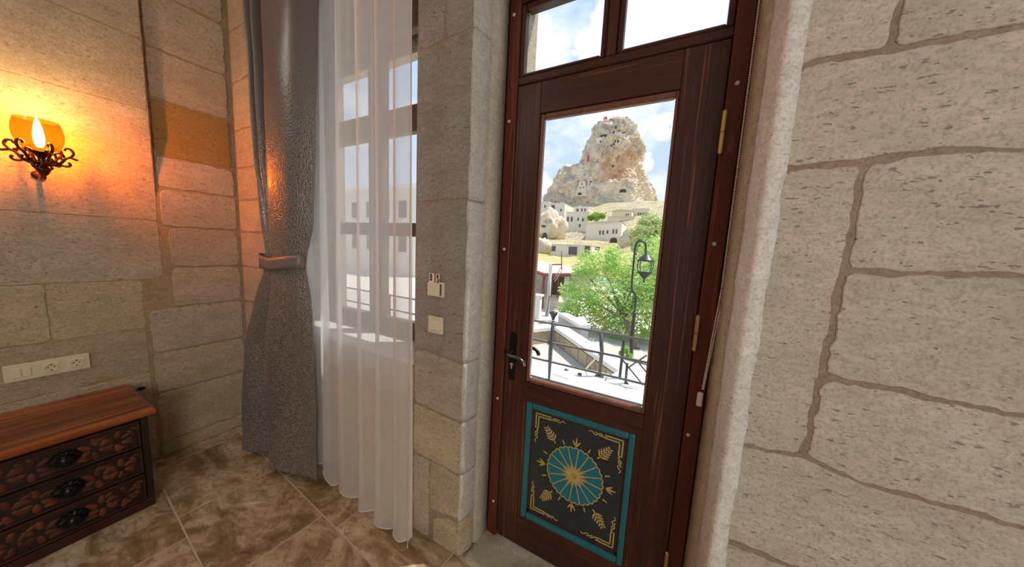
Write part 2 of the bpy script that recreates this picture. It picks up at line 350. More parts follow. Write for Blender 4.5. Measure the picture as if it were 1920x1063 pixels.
def box(x0, x1, y0, y1, z0, z1, bev=0.0, seg=1):
    bm = bmesh.new(); bmesh.ops.create_cube(bm, size=1)
    for v in bm.verts: v.co = Vector(((x0+x1)/2+v.co.x*(x1-x0), (y0+y1)/2+v.co.y*(y1-y0), (z0+z1)/2+v.co.z*(z1-z0)))
    if bev > 0: bmesh.ops.bevel(bm, geom=list(bm.edges), offset=bev, segments=seg, affect='EDGES', profile=0.5)
    return from_bm(bm)
def tube(pts, r, n=8, cap=True):
    pts = [Vector(p) for p in pts]; rs = r if isinstance(r, (list, tuple)) else [r]*len(pts)
    V, F_ = [], []; up = None
    for i, p in enumerate(pts):
        d = (pts[min(i+1, len(pts)-1)]-pts[max(i-1, 0)]).normalized()
        if up is None: up = d.orthogonal().normalized()
        up = (up-d*up.dot(d))
        up = up.normalized() if up.length > 1e-6 else d.orthogonal().normalized()
        s = d.cross(up)
        for k in range(n):
            a = 2*math.pi*k/n; V.append(p+(up*math.cos(a)+s*math.sin(a))*rs[i])
    for i in range(len(pts)-1):
        for k in range(n): F_.append([i*n+k, i*n+(k+1) % n, (i+1)*n+(k+1) % n, (i+1)*n+k])
    if cap: F_.append(list(range(n))[::-1]); F_.append([(len(pts)-1)*n+k for k in range(n)])
    return V, F_
def lathe(c, prof, n=20, axis='Z'):
    c = Vector(c); V, F_ = [], []
    for r, h in prof:
        for k in range(n):
            a = 2*math.pi*k/n; x, y = r*math.cos(a), r*math.sin(a)
            V.append(c+(Vector((x, y, h)) if axis == 'Z' else Vector((h, x, y)) if axis == 'X' else Vector((x, h, y))))
    for i in range(len(prof)-1):
        for k in range(n): F_.append([i*n+k, i*n+(k+1) % n, (i+1)*n+(k+1) % n, (i+1)*n+k])
    F_.append(list(range(n))[::-1]); F_.append([(len(prof)-1)*n+k for k in range(n)])
    return V, F_
def cr(pts, per=6, closed=False):
    P = [Vector(p) for p in pts]; n = len(P); out = []
    for i in range(n if closed else n-1):
        g = lambda k: P[k % n] if closed else P[max(0, min(n-1, k))]
        a, b, c, d = g(i-1), g(i), g(i+1), g(i+2)
        for s in range(per):
            t = s/per; out.append(0.5*((2*b)+(c-a)*t+(2*a-5*b+4*c-d)*t*t+(3*b-a-3*c+d)*t**3))
    if not closed: out.append(P[-1])
    return out
def prism(poly, depth, y):
    """polygon in x,z at front y, extruded back by depth along +y"""
    n = len(poly); V = [Vector((p[0], y, p[1])) for p in poly]+[Vector((p[0], y+depth, p[1])) for p in poly]
    F_ = [list(range(n)), [n+i for i in range(n)][::-1]]+[[i, n+i, n+(i+1) % n, (i+1) % n] for i in range(n)]
    return V, F_
def strip(pts, wd, y, depth=0.0015):
    """flat brush stroke through x,z points"""
    P = [Vector((p[0], p[1])) for p in pts]; L, R_ = [], []; ws = wd if isinstance(wd, (list, tuple)) else [wd]*len(P)
    for i, p in enumerate(P):
        d = (P[min(i+1, len(P)-1)]-P[max(i-1, 0)])
        d = d.normalized() if d.length > 1e-9 else Vector((1, 0)); q = Vector((-d.y, d.x))*ws[i]/2; L.append(p+q); R_.append(p-q)
    V, F_ = [], []; n = len(P)
    for l, r in zip(L, R_): V += [Vector((l.x, y, l.y)), Vector((r.x, y, r.y)), Vector((l.x, y+depth, l.y)), Vector((r.x, y+depth, r.y))]
    for i in range(n-1):
        a, b = 4*i, 4*i+4
        F_ += [[a, a+1, b+1, b], [a, b, b+2, a+2], [a+1, a+3, b+3, b+1]]
    F_ += [[0, 2, 3, 1], [4*n-4, 4*n-3, 4*n-1, 4*n-2]]
    return V, F_

# stones: outline in wall coordinates, irregular edges, worn arris
def stone_mesh(poly, mapf, proud, seed, jit=0.0048, step=0.013, gap=0.0045, corner=0.016):
    P = [Vector(p) for p in poly]
    n = len(P); ar = sum(P[i].x*P[(i+1) % n].y-P[(i+1) % n].x*P[i].y for i in range(n))
    if ar < 0: P.reverse()
    out = []
    for i in range(n):
        a, b, c = P[i-1], P[i], P[(i+1) % n]
        d1, d2 = (a-b), (c-b)
        if d1.normalized().dot(d2.normalized()) < -0.85: out.append(b); continue
        k = min(corner*(1.0+1.0*((seed*7+i*3) % 5)/4), d1.length*.3, d2.length*.3)
        p1, p2 = b+d1.normalized()*k, b+d2.normalized()*k
        out += [p1, p1*.25+b*.5+p2*.25, p2]
    ring = []; m = len(out)
    cum = [0.0]
    for i in range(m): cum.append(cum[-1]+(out[(i+1) % m]-out[i]).length)
    cnt = max(12, int(cum[-1]/step)); j = 0
    for q in range(cnt):   # even spacing along the outline
        d = cum[-1]*q/cnt
        while cum[j+1] < d: j += 1
        ring.append(out[j].lerp(out[(j+1) % m], (d-cum[j])/max(1e-9, cum[j+1]-cum[j])))
    c = sum(ring, Vector((0, 0)))/len(ring); res = []; N = len(ring)
    for i, p in enumerate(ring):
        tn = ring[(i+2) % N]-ring[i-2]; nr = Vector((tn.y, -tn.x)); nr = nr.normalized() if nr.length > 1e-9 else Vector((0, 0))
        o = noise.noise(Vector((p.x*18, p.y*18, seed*3.7)))*jit*1.4+noise.noise(Vector((p.x*55, p.y*55, seed*1.3)))*jit*1.1
        res.append((p-nr*(gap+abs(jit)*.5)+nr*o, nr))
    V = []; 
    for h, ins in ((-0.006, -0.002), (proud*.5, 0.0), (proud, 0.002)):
        for p, nr in res: q = p-nr*ins; V.append(mapf(q.x, q.y, h))
    F_ = []
    for k in range(2):
        for i in range(N): F_.append([k*N+i, k*N+(i+1) % N, (k+1)*N+(i+1) % N, (k+1)*N+i])
    top = [p-nr*0.002 for p, nr in res]
    for tri in geometry.tessellate_polygon([[Vector((q.x, q.y, 0)) for q in top]]):
        a, b, d = (top[k] for k in tri)
        F_.append([2*N+k for k in (tri if (b-a).cross(d-a) > 0 else tuple(reversed(tri)))])
    return V, F_
SEED = [0]
def lay(parent, mapf, poly, m, proud=0.007, **kw):
    SEED[0] += 1; proud *= .55
    return obj('stone', stone_mesh(poly, mapf, proud*(0.8+0.4*random.random()), SEED[0], **kw), m, parent)
def R4(a0, a1, z0, z1): return [(a0, z0), (a1, z0), (a1, z1), (a0, z1)]

# ------------------------------------------------------------------ room shell
YW, YO, XL, XR, YB, ZC = 1.07, 1.42, -2.95, 2.6, -3.2, 3.3
fl = obj('floor', box(XL-.3, XR+.2, YB-.2, YW+.02, -0.25, -0.0015), 'grout'); meta(fl, 'grouted bed under the travertine floor tiles', 'floor', kind='structure')
# tiles: running bond, turned a few degrees against the walls
ta = math.radians(-4.2); ca, sa = math.cos(ta), math.sin(ta)
T0 = at_z((333, 971), 0); TW, TH = 0.61, 0.447
def tile_pt(u, v): return Vector((T0.x+u*ca-v*sa, T0.y+u*sa+v*ca, 0))
tcount = 0
for j in range(-7, 4):
    off = {0: 0.0, -1: 0.19, 1: 0.135}.get(j, (j*0.37) % TW)
    for i in range(-4, 9):
        u0, v0 = i*TW+off, j*TH; g = 0.0045
        q = [tile_pt(u0+g, v0+g), tile_pt(u0+TW-g, v0+g), tile_pt(u0+TW-g, v0+TH-g), tile_pt(u0+g, v0+TH-g)]
        # clip to the room
        def clip(poly, ax, lim, sign):
            out = []
            for k in range(len(poly)):
                a, b = poly[k-1], poly[k]; da, db = (a[ax]-lim)*sign, (b[ax]-lim)*sign
                if (da <= 0) != (db <= 0): out.append(a+(b-a)*(da/(da-db)))
                if db <= 0: out.append(b)
            return out
        for ax, lim, sg in ((0, XL+.004, -1), (0, XR, 1), (1, YB, -1), (1, YW-.002, 1)):
            if len(q) > 2: q = clip(q, ax, lim, sg)
        if len(q) < 3: continue
        n = len(q); V = [p+Vector((0, 0, -0.006)) for p in q]+[p.copy() for p in q]; c = sum(q, Vector())/n
        V += [p+(c-p).normalized()*0.002+Vector((0, 0, 0.0008)) for p in q]
        F_ = [[n*2+k for k in range(n)]]+[[r*n+k, r*n+(k+1) % n, (r+1)*n+(k+1) % n, (r+1)*n+k] for r in range(2) for k in range(n)]
        obj('tile', (V, F_), 'travertine', fl); tcount += 1
ce = obj('ceiling', box(XL-.3, XR+.2, YB-.2, YO, ZC, ZC+.15), 'ceiling_paint'); meta(ce, 'pale plastered ceiling over the stone room', 'ceiling', kind='structure')
# left wall with the sconce (the upper part of the quoins next to the corner lies a few centimetres deeper)
XQ = XL-0.04
def prism_yz(poly, x0, x1):
    n = len(poly); V = [Vector((x1, p[0], p[1])) for p in poly]+[Vector((x0, p[0], p[1])) for p in poly]
    return V, [list(range(n)), [n+i for i in range(n)][::-1]]+[[i, n+i, n+(i+1) % n, (i+1) % n] for i in range(n)]
lwv = join(box(XL-.35, XQ, YB-.2, YO, -.25, ZC), prism_yz([(YB, -.1), (.655, -.1), (.655, ZC), (YB, ZC)], XQ-.01, XL),
           # wedge: flush below, receding above the lower courses
           ([Vector((XL, .655, -.1)), Vector((XL, YO, -.1)), Vector((XL, YO, 1.75)), Vector((XL, .655, 1.75)), Vector((XQ-.001, .655, 2.15)), Vector((XQ-.001, YO, 2.15)), Vector((XQ-.01, .655, -.1)), Vector((XQ-.01, YO, -.1))],
            [[0, 1, 2, 3], [3, 2, 5, 4], [0, 3, 4, 6], [1, 7, 5, 2]]))
wl = obj('wall_left', lwv, 'mortar_ochre'); meta(wl, 'stone wall carrying the lit sconce, pale tuff blocks with ochre joints', 'wall', kind='structure')
fL = lambda a, b, h: Vector((XL+h, a, b))
def fQ(a, b, h):
    k = min(1, max(0, (b-1.75)/.4)); return Vector((XL+(XQ-XL)*k+h, a, b))
rowsL = [0.0, 0.33, 0.62, 0.912, 1.230, 1.607, 2.282, 2.685, 3.0, ZC]
splits = {0: [-.75, .05], 1: [-.9], 2: [-.6], 3: [-.95, -.35, .228], 4: [-.62], 5: [-.95, .0], 6: [-.55], 7: [-.1], 8: [-.6, .25]}
for r in range(len(rowsL)-1):
    endy = .562 if r < 4 else .655
    cuts = [-1.7, *splits[r], endy]
    for k in range(len(cuts)-1):
        m = 'tuff_streaked' if r in (1, 2) else ('tuff_left' if r > 3 else 'tuff_yellow')
        lay(wl, fL, R4(cuts[k], cuts[k+1], rowsL[r], rowsL[r+1]), m, 0.004, gap=.0012, jit=.003, corner=.014)
rowsQ = [0.0, 0.10, 0.455, 0.733, 1.033, 1.303, 1.573, 1.82, 2.025, 2.378, 2.68, 3.02, ZC]
for r in range(len(rowsQ)-1):
    y0 = .575 if rowsQ[r+1] < 1.2 else (.69 if rowsQ[r+1] < 1.6 else .665)
    m = 'tuff_ochre' if abs(rowsQ[r]-2.025) < .01 else ('tuff_yellow' if r < 3 else 'tuff_left')
    lay(wl, fQ, [(y0, rowsQ[r]), (YW-.012, rowsQ[r]), (YW-.012, rowsQ[r+1]), (y0, rowsQ[r+1])], m, 0.008, corner=.022)
# front wall: window niche and door niche cut through
NX0, NX1, SILL, WTOP = -2.18, -1.10, 0.965, 2.86
DX0, DX1, DTOP = -0.785, 0.20, 2.78
wf = obj('wall_front', join(
    box(XL, NX0, YW, YO, -.25, ZC), box(NX0, NX1, YW, YO, -.25, SILL-.03), box(NX0, NX1, YW, YO, WTOP, ZC), box(NX1, DX0, YW, YO, -.25, ZC),
    box(DX0, DX1, YW, YO, DTOP, ZC), box(DX1, XR+.2, YW, YO, -.25, ZC)), 'mortar')
meta(wf, 'tuff block wall with brown joints around the window and the door', 'wall', kind='structure')
fF = lambda a, b, h: Vector((a, YW-h, b))
# strip beside the corner and behind the drape
zs_ = [0.0, 0.15, .455, .733, 1.03, 1.304, 1.565, 1.80, 2.035, 2.30, 2.63, 2.97, ZC]
for i in range(len(zs_)-1): lay(wf, fF, R4(XL+.012, NX0, zs_[i], zs_[i+1]), 'tuff_left', .006)
# below the window
for i, (z0, z1) in enumerate(((0, .15), (.15, .455), (.455, .733), (.733, SILL-.03))):
    cuts = [NX0, -1.75+.12*(i % 2), -1.4-.1*(i % 2), NX1+.0]
    for k in range(3): lay(wf, fF, R4(cuts[k], cuts[k+1], z0, z1), 'tuff_yellow', .006)
# pier with the switches, traced joint heights
def pier(z00, z01, z10, z11, x0=NX1, x1=-.778, m='tuff_grey', pr=.006): lay(wf, fF, [(x0, z00), (x1, z01), (x1, z11), (x0, z10)], m, pr, corner=.018)
pier(0, 0, .155, .205, x0=-.955, m='tuff_yellow', pr=.01); pier(.17, .215, .456, .443, x0=-.985, m='tuff_yellow'); pier(.0, 0, .45, .455, x1=-.98, m='tuff_left', pr=.002)
pier(.456, .443, .733, .714, m='tuff_yellow'); pier(.733, .714, 1.027, 1.009, m='tuff_left'); pier(1.027, 1.009, 1.738, 1.745, m='tuff_grey')
pier(1.738, 1.745, 2.399, 2.421, m='tuff_grey'); pier(2.399, 2.41, 2.80, 2.80, x1=-.94, m='tuff_grey'); pier(2.412, 2.421, 2.80, 2.80, x0=-.94, m='tuff_grey')
pier(2.8, 2.8, ZC, ZC)
# wall to the right of the door
E0 = 0.212
lay(wf, fF, R4(E0, .80, 0, .33), 'tuff_pale'); lay(wf, fF, [(E0, .33), (.52, .33), (.52, .675), (E0, .671)], 'tuff_pale'); lay(wf, fF, [(.52, .33), (1.1, .33), (1.1, .68), (.52, .675)], 'tuff_pale')
lay(wf, fF, [(E0, .671), (.27, .683), (.37, .676), (.52, .675), (.86, .68), (.86, .985), (.675, .991), (.505, .984), (.383, 1.012), (E0, .994)], 'tuff_pale')
lay(wf, fF, [(E0, .994), (.383, 1.012), (.387, 1.223), (.389, 1.399), (.396, 1.60), (.392, 1.797), (.349, 1.798), (E0, 1.794)], 'tuff_pale', corner=.02)
lay(wf, fF, [(.383, 1.012), (.505, .984), (.675, .991), (1.0, .985), (1.0, 1.236), (.637, 1.243), (.387, 1.247), (.387, 1.087)], 'tuff_pale')
lay(wf, fF, [(.387, 1.250), (.637, 1.243), (1.12, 1.24), (1.12, 1.545), (.656, 1.544), (.396, 1.533)], 'tuff_pale')
lay(wf, fF, [(.396, 1.533), (.656, 1.544), (.94, 1.545), (.94, 1.806), (.616, 1.808), (.498, 1.814), (.408, 1.803), (.394, 1.79)], 'tuff_pale')
lay(wf, fF, [(E0, 1.794), (.349, 1.798), (.408, 1.803), (.498, 1.814), (.616, 1.808), (.83, 1.806), (.83, 2.05), (.579, 2.051), (.356, 2.052), (.267, 2.055), (E0, 2.020)], 'tuff_pale', corner=.03)
lay(wf, fF, [(E0, 2.034), (.267, 2.058), (.405, 2.052), (.409, 2.38), (E0, 2.37)], 'tuff_pale'); lay(wf, fF, [(.405, 2.052), (.579, 2.051), (.95, 2.05), (.95, 2.36), (.409, 2.38)], 'tuff_pale')
for z0, z1 in ((2.37, 2.68), (2.68, 3.0), (3.0, ZC)):
    for a, b in ((E0, .62), (.62, 1.3)): lay(wf, fF, R4(a, b, z0, z1), 'tuff_pale')
rr = [(0, .33), (.33, .68), (.68, .985), (.985, 1.24), (1.24, 1.545), (1.545, 1.806), (1.806, 2.05), (2.05, 2.37)]
st = [.80, 1.1, .86, 1.0, 1.12, .94, .83, .95]
for (z0, z1), s in zip(rr, st):
    x = s
    while x < 2.3: lay(wf, fF, R4(x, x+.55, z0, z1), 'tuff_pale'); x += .55
for a, b in ((DX0, -.3), (-.3, .2)): lay(wf, fF, R4(a, b, DTOP, ZC), 'tuff_grey')
# reveals of the door niche: rough rounded edge, smooth plaster strip, lintel
def lumpy(prof, z0, z1, seed, amp, nz=None):
    nz = nz or max(2, int((z1-z0)/.018)); V, F_ = [], []; n = len(prof); c = sum((Vector(p) for p in prof), Vector((0, 0)))/n
    for i in range(nz+1):
        z = z0+(z1-z0)*i/nz
        for p in prof:
            q = Vector(p); d = (q-c).normalized(); k = noise.noise(Vector((q.x*22, q.y*22, z*9+seed)))*amp+noise.noise(Vector((q.x*60, q.y*60, z*40+seed)))*amp*.5
            e = min(i, nz-i); sh = 0.004 if e == 0 else 0
            V.append(Vector((q.x+d.x*(k-sh), q.y+d.y*(k-sh), z)))
    for i in range(nz):
        for k in range(n): F_.append([i*n+k, i*n+(k+1) % n, (i+1)*n+(k+1) % n, (i+1)*n+k])
    F_.append(list(range(n))[::-1]); F_.append([nz*n+k for k in range(n)]); return V, F_
profL = [(-.81, 1.20), (-.81, 1.082), (-.794, 1.066), (-.785, 1.063), (-.778, 1.072), (-.771, 1.09), (-.765, 1.12), (-.762, 1.15), (-.768, 1.17)]
zl = [0.0, .20, .45, .72, 1.01, 1.742, 2.42, DTOP]
for i in range(len(zl)-1): obj('reveal_stone', lumpy(profL, zl[i]+.0015, zl[i+1]-.0015, i*3.1, .005 if i else .014), 'tuff_yellow' if i == 0 else 'reveal_skylit', wf, True)
obj('reveal_plaster', lumpy([(-.80, 1.255), (-.80, 1.155), (-.757, 1.16), (-.748, 1.17), (-.737, 1.25)], 0, DTOP, 5, .002), 'plaster_cream', wf, True)
profR = [(.25, 1.20), (.25, 1.066), (.226, 1.056), (.213, 1.053), (.203, 1.058), (.194, 1.08), (.189, 1.11), (.187, 1.14), (.195, 1.16)]
obj('reveal_edge', lumpy(profR, 0, DTOP, 31, .0045, 180), 'plaster_white', wf, True)
obj('reveal_plaster', lumpy([(.25, 1.255), (.25, 1.145), (.186, 1.15), (.176, 1.165), (.166, 1.25)], 0, DTOP, 9, .0015), 'plaster_cream', wf, True)
obj('lintel_plaster', box(-.80, .25, 1.17, 1.26, 2.635, DTOP+.02, .004), 'plaster_cream', wf)
# outer half of the door opening
for x0, x1 in ((-.80, -.665), (.10, .25)): obj('outer_jamb', box(x0, x1, 1.31, 1.40, -.05, 2.9), 'outer_stone', wf)
obj('outer_lintel', box(NX0, NX1, 1.36, 1.42, 2.64, WTOP), 'outer_stone', wf)
obj('window_sill', box(NX0, NX1, YW-.012, 1.275, SILL-.035, SILL, .004), 'plaster_white', wf)
# rough stone doorstep in the niche
def rough_slab(x0, x1, y0, y1, zt, nx, ny, amp, seed, zb=-.02):
    V, F_ = [], []
    for j in range(ny+1):
        for i in range(nx+1):
            x, y = x0+(x1-x0)*i/nx, y0+(y1-y0)*j/ny; e = min(i, nx-i, j, ny-j)
            k = noise.noise(Vector((x*12, y*12, seed)))*amp+noise.noise(Vector((x*45, y*45, seed)))*amp*.4
            V.append(Vector((x+(noise.noise(Vector((y*20, x*9, seed)))*.006 if 0 < i < nx else 0), y, zt+k if e else zb)))
    for j in range(ny):
        for i in range(nx): a = j*(nx+1)+i; F_.append([a, a+1, a+nx+2, a+nx+1])
    return V, F_
meta(obj('floor_doorstep', rough_slab(DX0+.012, DX1-.012, YW-.015, 1.40, .012, 50, 18, .010, 4.0), 'plaster_cream', None, True), 'rough plastered stone doorstep under the wooden door', 'doorstep', kind='structure')
# remaining walls behind the viewer
meta(obj('wall_back', box(XL-.3, XR+.2, YB-.25, YB, -.25, ZC), 'tuff_pale'), 'plain tuff wall at the rear of the room', 'wall', kind='structure')
meta(obj('wall_right', box(XR, XR+.25, YB-.2, YW+.01, -.25, ZC), 'tuff_pale'), 'plain tuff side wall of the room', 'wall', kind='structure')

# ------------------------------------------------------------------ window behind the sheer
win = thing('window_1', 'brown wooden casement window behind the sheer curtain', 'window', (-1.64, 1.30, SILL), kind='structure')
WY0, WY1 = 1.265, 1.325
wx0, wx1, wz1 = NX0, NX1, 2.86
for x0, x1, z0, z1 in ((wx0, wx0+.05, SILL, wz1), (wx1-.05, wx1, SILL, wz1), (wx0+.05, wx1-.05, SILL, 1.01), (wx0+.05, wx1-.05, wz1-.06, wz1)):
    obj('frame', box(x0, x1, WY0, WY1+.02, z0, z1, .004), 'window_wood', win)
for sx0, sx1 in ((wx0+.05, -1.64), (-1.64, wx1-.05)):
    for x0, x1 in ((sx0, sx0+.062), (sx1-.062, sx1)): obj('sash_stile', box(x0, x1, WY0-.006, WY1-.01, 1.01, wz1-.06, .005), 'window_wood', win)
    zz = [1.01, 1.075, 1.584, 1.662, 2.163, 2.304, 2.69, wz1-.06]
    for k in range(0, 8, 2): obj('sash_rail', box(sx0+.062, sx1-.062, WY0-.004, WY1-.012, zz[k], zz[k+1], .005), 'window_wood', win)
    for k in range(1, 7, 2): obj('pane', box(sx0+.062, sx1-.062, 1.288, 1.292, zz[k], zz[k+1]), 'window_glass', win)
obj('window_handle', tube([(-1.64, 1.245, 1.50), (-1.64, 1.235, 1.44), (-1.64, 1.237, 1.40)], .008), 'silver', win)

# ------------------------------------------------------------------ door
door = thing('door_1', 'dark red-brown wooden balcony door with glass and a painted flower panel', 'door', (-.28, 1.27, 0.02), kind='structure')
Y0 = 1.25
def part(n, b, m, par=door, **k): return obj(n, b, m, par, **k)
jl = part('door_jamb', box(-.734, -.679, Y0, 1.335, .012, 2.66, .004), 'frame_wood')
jr = part('door_jamb', box(.110, .164, Y0, 1.335, .012, 2.66, .004), 'frame_wood')
hd = part('door_head', box(-.679, .110, Y0, 1.335, 2.60, 2.66, .004), 'door_wood_h')
part('transom_bar', box(-.679, .110, Y0+.002, 1.335, 2.268, 2.300, .004), 'door_wood_h')
part('transom_mullion', box(-.300, -.262, Y0+.002, 1.33, 2.300, 2.60, .004), 'door_wood_v')
for x0, x1 in ((-.679, -.300), (-.262, .110)):
    # sloping glazing beads around each upper light
    a, b_, z0, z1, wd = x0, x1, 2.300, 2.60, .022
    for vf, m in ((box(a, a+wd, Y0+.008, Y0+.05, z0, z1, .006), 'door_wood_v'), (box(b_-wd, b_, Y0+.008, Y0+.05, z0, z1, .006), 'door_wood_v'),
                  (box(a+wd, b_-wd, Y0+.008, Y0+.05, z0, z0+.018, .006), 'door_wood_h'), (box(a+wd, b_-wd, Y0+.008, Y0+.05, z1-wd, z1, .006), 'door_wood_h')):
        part('glazing_bead', vf, m)
    part('pane', box(a+.012, b_-.012, 1.288, 1.292, z0+.008, z1-.008), 'window_glass')
LX0, LX1, LZ0, LZ1 = -.676, .108, .028, 2.264
GX0, GX1, GZ0, GZ1 = -.560, -.028, .908, 2.134
PX0, PX1, PZ0, PZ1 = -.544, -.051, .204, .817
YL = Y0+.003
part('door_stile', box(LX0, GX0, YL, YL+.05, LZ0, LZ1, .003), 'door_wood_v'); part('door_stile', box(GX1, LX1, YL, YL+.05, LZ0, LZ1, .003), 'door_wood_v')
part('door_rail', box(GX0, GX1, YL+.0005, YL+.05, GZ1, LZ1, .002), 'door_wood_h'); part('door_rail', box(GX0, GX1, YL+.0005, YL+.05, PZ1, GZ0, .002), 'door_wood_h')
part('door_rail', box(GX0, GX1, YL+.0005, YL+.05, LZ0, PZ0, .002), 'door_wood_h')
for x0, x1 in ((GX0, PX0), (PX1, GX1)): part('panel_fillet', box(x0, x1, YL+.001, YL+.05, PZ0, PZ1), 'door_wood_v')
bw = .024
for vf in (box(GX0, GX0+bw-.006, YL+.004, YL+.034, GZ0, GZ1, .006), box(GX1-bw+.012, GX1, YL+.004, YL+.034, GZ0, GZ1, .005)): part('glazing_bead', vf, 'bead_wood')
for vf in (box(GX0+bw-.006, GX1-bw+.012, YL+.004, YL+.034, GZ0, GZ0+bw, .006), box(GX0+bw-.006, GX1-bw+.012, YL+.004, YL+.034, GZ1-bw, GZ1, .006)): part('glazing_bead', vf, 'bead_wood')
part('pane', box(GX0+.008, GX1-.008, 1.284, 1.288, GZ0+.01, GZ1-.01), 'window_glass')
# hinges and screw caps
for z0, z1, x in ((1.896, 2.038, .112), (1.209, 1.344, .110), (.245, .38, .108)):
    h = part('hinge', join(lathe((x, Y0-.006, z0), [(.004, 0), (.0075, .004), (.0075, (z1-z0)/2-.001)], 12), lathe((x, Y0-.006, z0), [(.0075, (z1-z0)/2+.001), (.0075, z1-z0-.004), (.004, z1-z0)], 12)), 'brass', smooth=False)
for x, z in ((-.711, 2.563), (-.712, 2.121), (-.706, 1.541), (-.704, .786), (-.700, .21), (.136, 2.118), (.130, 1.598), (.126, .884), (.126, .25)):
    part('screw_cap', lathe((x, Y0, z), [(.0072, 0.001), (.0068, -.0022), (.003, -.0032)], 10, 'Y'), 'screw_cap')
# handle: ornate plate, lever, lock
hx = -.631
half = [(.009, 0), (.017, .010), (.012, .022), (.021, .038), (.014, .052), (.018, .062), (.018, .15), (.013, .165), (.022, .185), (.016, .205), (.019, .222), (.012, .236), (.006, .242)]
pl = [(hx+a, .904+b) for a, b in half]+[(hx-a, .904+b) for a, b in reversed(half)]
hp = part('handle_plate', prism(pl, .005, YL-.005), 'black_iron')
lv = lambda s, yb: tube(cr([(hx-.004, yb, 1.048), (hx-.004, yb-s*.045, 1.048), (hx+.018, yb-s*.056, 1.046), (hx+.05, yb-s*.057, 1.046), (hx+.078, yb-s*.057, 1.036), (hx+.092, yb-s*.058, 1.014)], 5), [.010]*6+[.0095]*5+[.0085]*5+[.0085]*5+[.0095]*4+[.0085], 12)
part('lever', lv(1, YL-.004), 'lever_steel', smooth=True, par=hp)
part('lever_rose', lathe((hx-.004, YL-.004, 1.048), [(.016, 0), (.016, -.006), (.011, -.012)], 16, 'Y'), 'black_iron', par=hp)
part('lock_cylinder', join(lathe((hx-.001, YL-.005, .985), [(.0085, .001), (.0085, -.006), (.006, -.007)], 14, 'Y'), box(hx-.0055, hx+.0035, YL-.011, YL-.004, .962, .985, .002)), 'silver', par=hp)
ho = part('outer_handle', lv(-1, YL+.054), 'black_iron', smooth=True)
part('outer_plate', prism(pl, .005, YL+.05), 'black_iron', par=ho)
# painted panel
YP = YL+.016
pn = part('painted_panel', box(PX0, PX1, YP, YP+.02, PZ0, PZ1), 'navy_paint')
mw = .030
for x0, x1, z0, z1 in ((PX0, PX0+mw, PZ0, PZ1), (PX1-mw+.004, PX1, PZ0, PZ1), (PX0+mw, PX1-mw+.004, PZ1-mw, PZ1), (PX0+mw, PX1-mw+.004, PZ0, PZ0+mw)):
    part('panel_moulding', box(x0, x1, YL-.002, YP+.001, z0, z1, .007, 2), 'teal_paint', par=pn)
ix0, ix1, iz0, iz1 = PX0+mw, PX1-mw+.004, PZ0+mw, PZ1-mw
for (xa, za), (xb, zb) in (((ix0, iz1), (ix1, iz1)), ((ix0, iz0), (ix1, iz0)), ((ix0, iz0), (ix0, iz1)), ((ix1, iz0), (ix1, iz1))):
    n = 26; pts = []; sg = 1 if (xa == ix0 and xb == ix0) or (za == iz0 and zb == iz0) else -1
    inner, outer = [], []
    for i in range(n+1):
        t = i/n; d = .004+.006*abs(math.sin(t*math.pi*5+1.0)); x, z = xa+(xb-xa)*t, za+(zb-za)*t
        outer.append((x, z)); inner.append((x+(sg*d if xa == xb else 0), z+(sg*d if za == zb else 0)))
    part('scallop_border', prism(outer+inner[::-1], .001, YP-.0008), 'red_paint', par=pn)
fc = Vector((-.2915, .521)); YG = YP-.0016
NP_ = 16; RX, RZ = .128, .134
for k in range(NP_):
    a0, a1 = 2*math.pi*(k-.5)/NP_+.1, 2*math.pi*(k+.5)/NP_+.1; pts = []; rim = []
    for i in range(7):
        t = i/6; a = a0+(a1-a0)*t; rr_ = 1+.05*abs(math.sin(t*math.pi*2))-.02
        rim.append((fc.x+RX*rr_*math.cos(a), fc.y+RZ*rr_*math.sin(a)))
    inn = [(fc.x+.035*math.cos(a0), fc.y+.035*math.sin(a0)), (fc.x+.035*math.cos(a1), fc.y+.035*math.sin(a1))]
    part('petal', prism([inn[0]]+rim+[inn[1]], .001, YP-.001), 'teal_petal', par=pn)
    part('petal_outline', join(strip(rim, .0048, YG), strip([inn[0], rim[0]], .0042, YG)), 'gold_paint', par=pn)
# golden heart with spikes and dark seeds
star = []
for k in range(64):
    a = 2*math.pi*k/64; r = .030 if k % 2 else .050+.016*random.random(); star.append((fc.x+r*math.cos(a), fc.y+r*math.sin(a)))
part('flower_heart', prism(star, .0012, YP-.0024), 'gold_paint', par=pn)
for dx, dz in ((0, 0), (.009, .004), (-.008, .005), (.002, -.009), (-.006, -.006), (.007, -.007), (.001, .011)):
    part('seed', lathe((fc.x+dx, YP-.0026, fc.y+dz), [(.0022, .0005), (.0022, -.0006)], 8, 'Y'), 'navy_paint', par=pn)
def rot(p, a): return (p[0]*math.cos(a)-p[1]*math.sin(a), p[0]*math.sin(a)+p[1]*math.cos(a))
for k in range(NP_):   # short rays between
    if k % 4 == 0 or k % 4 == 2: continue
    a = 2*math.pi*k/NP_; r0, r1 = .146, .168
    part('ray', strip([(fc.x+r0*math.cos(a), fc.y+r0*math.sin(a)), (fc.x+r1*math.cos(a), fc.y+r1*math.sin(a))], [.007, .004], YG), 'gold_paint', par=pn)
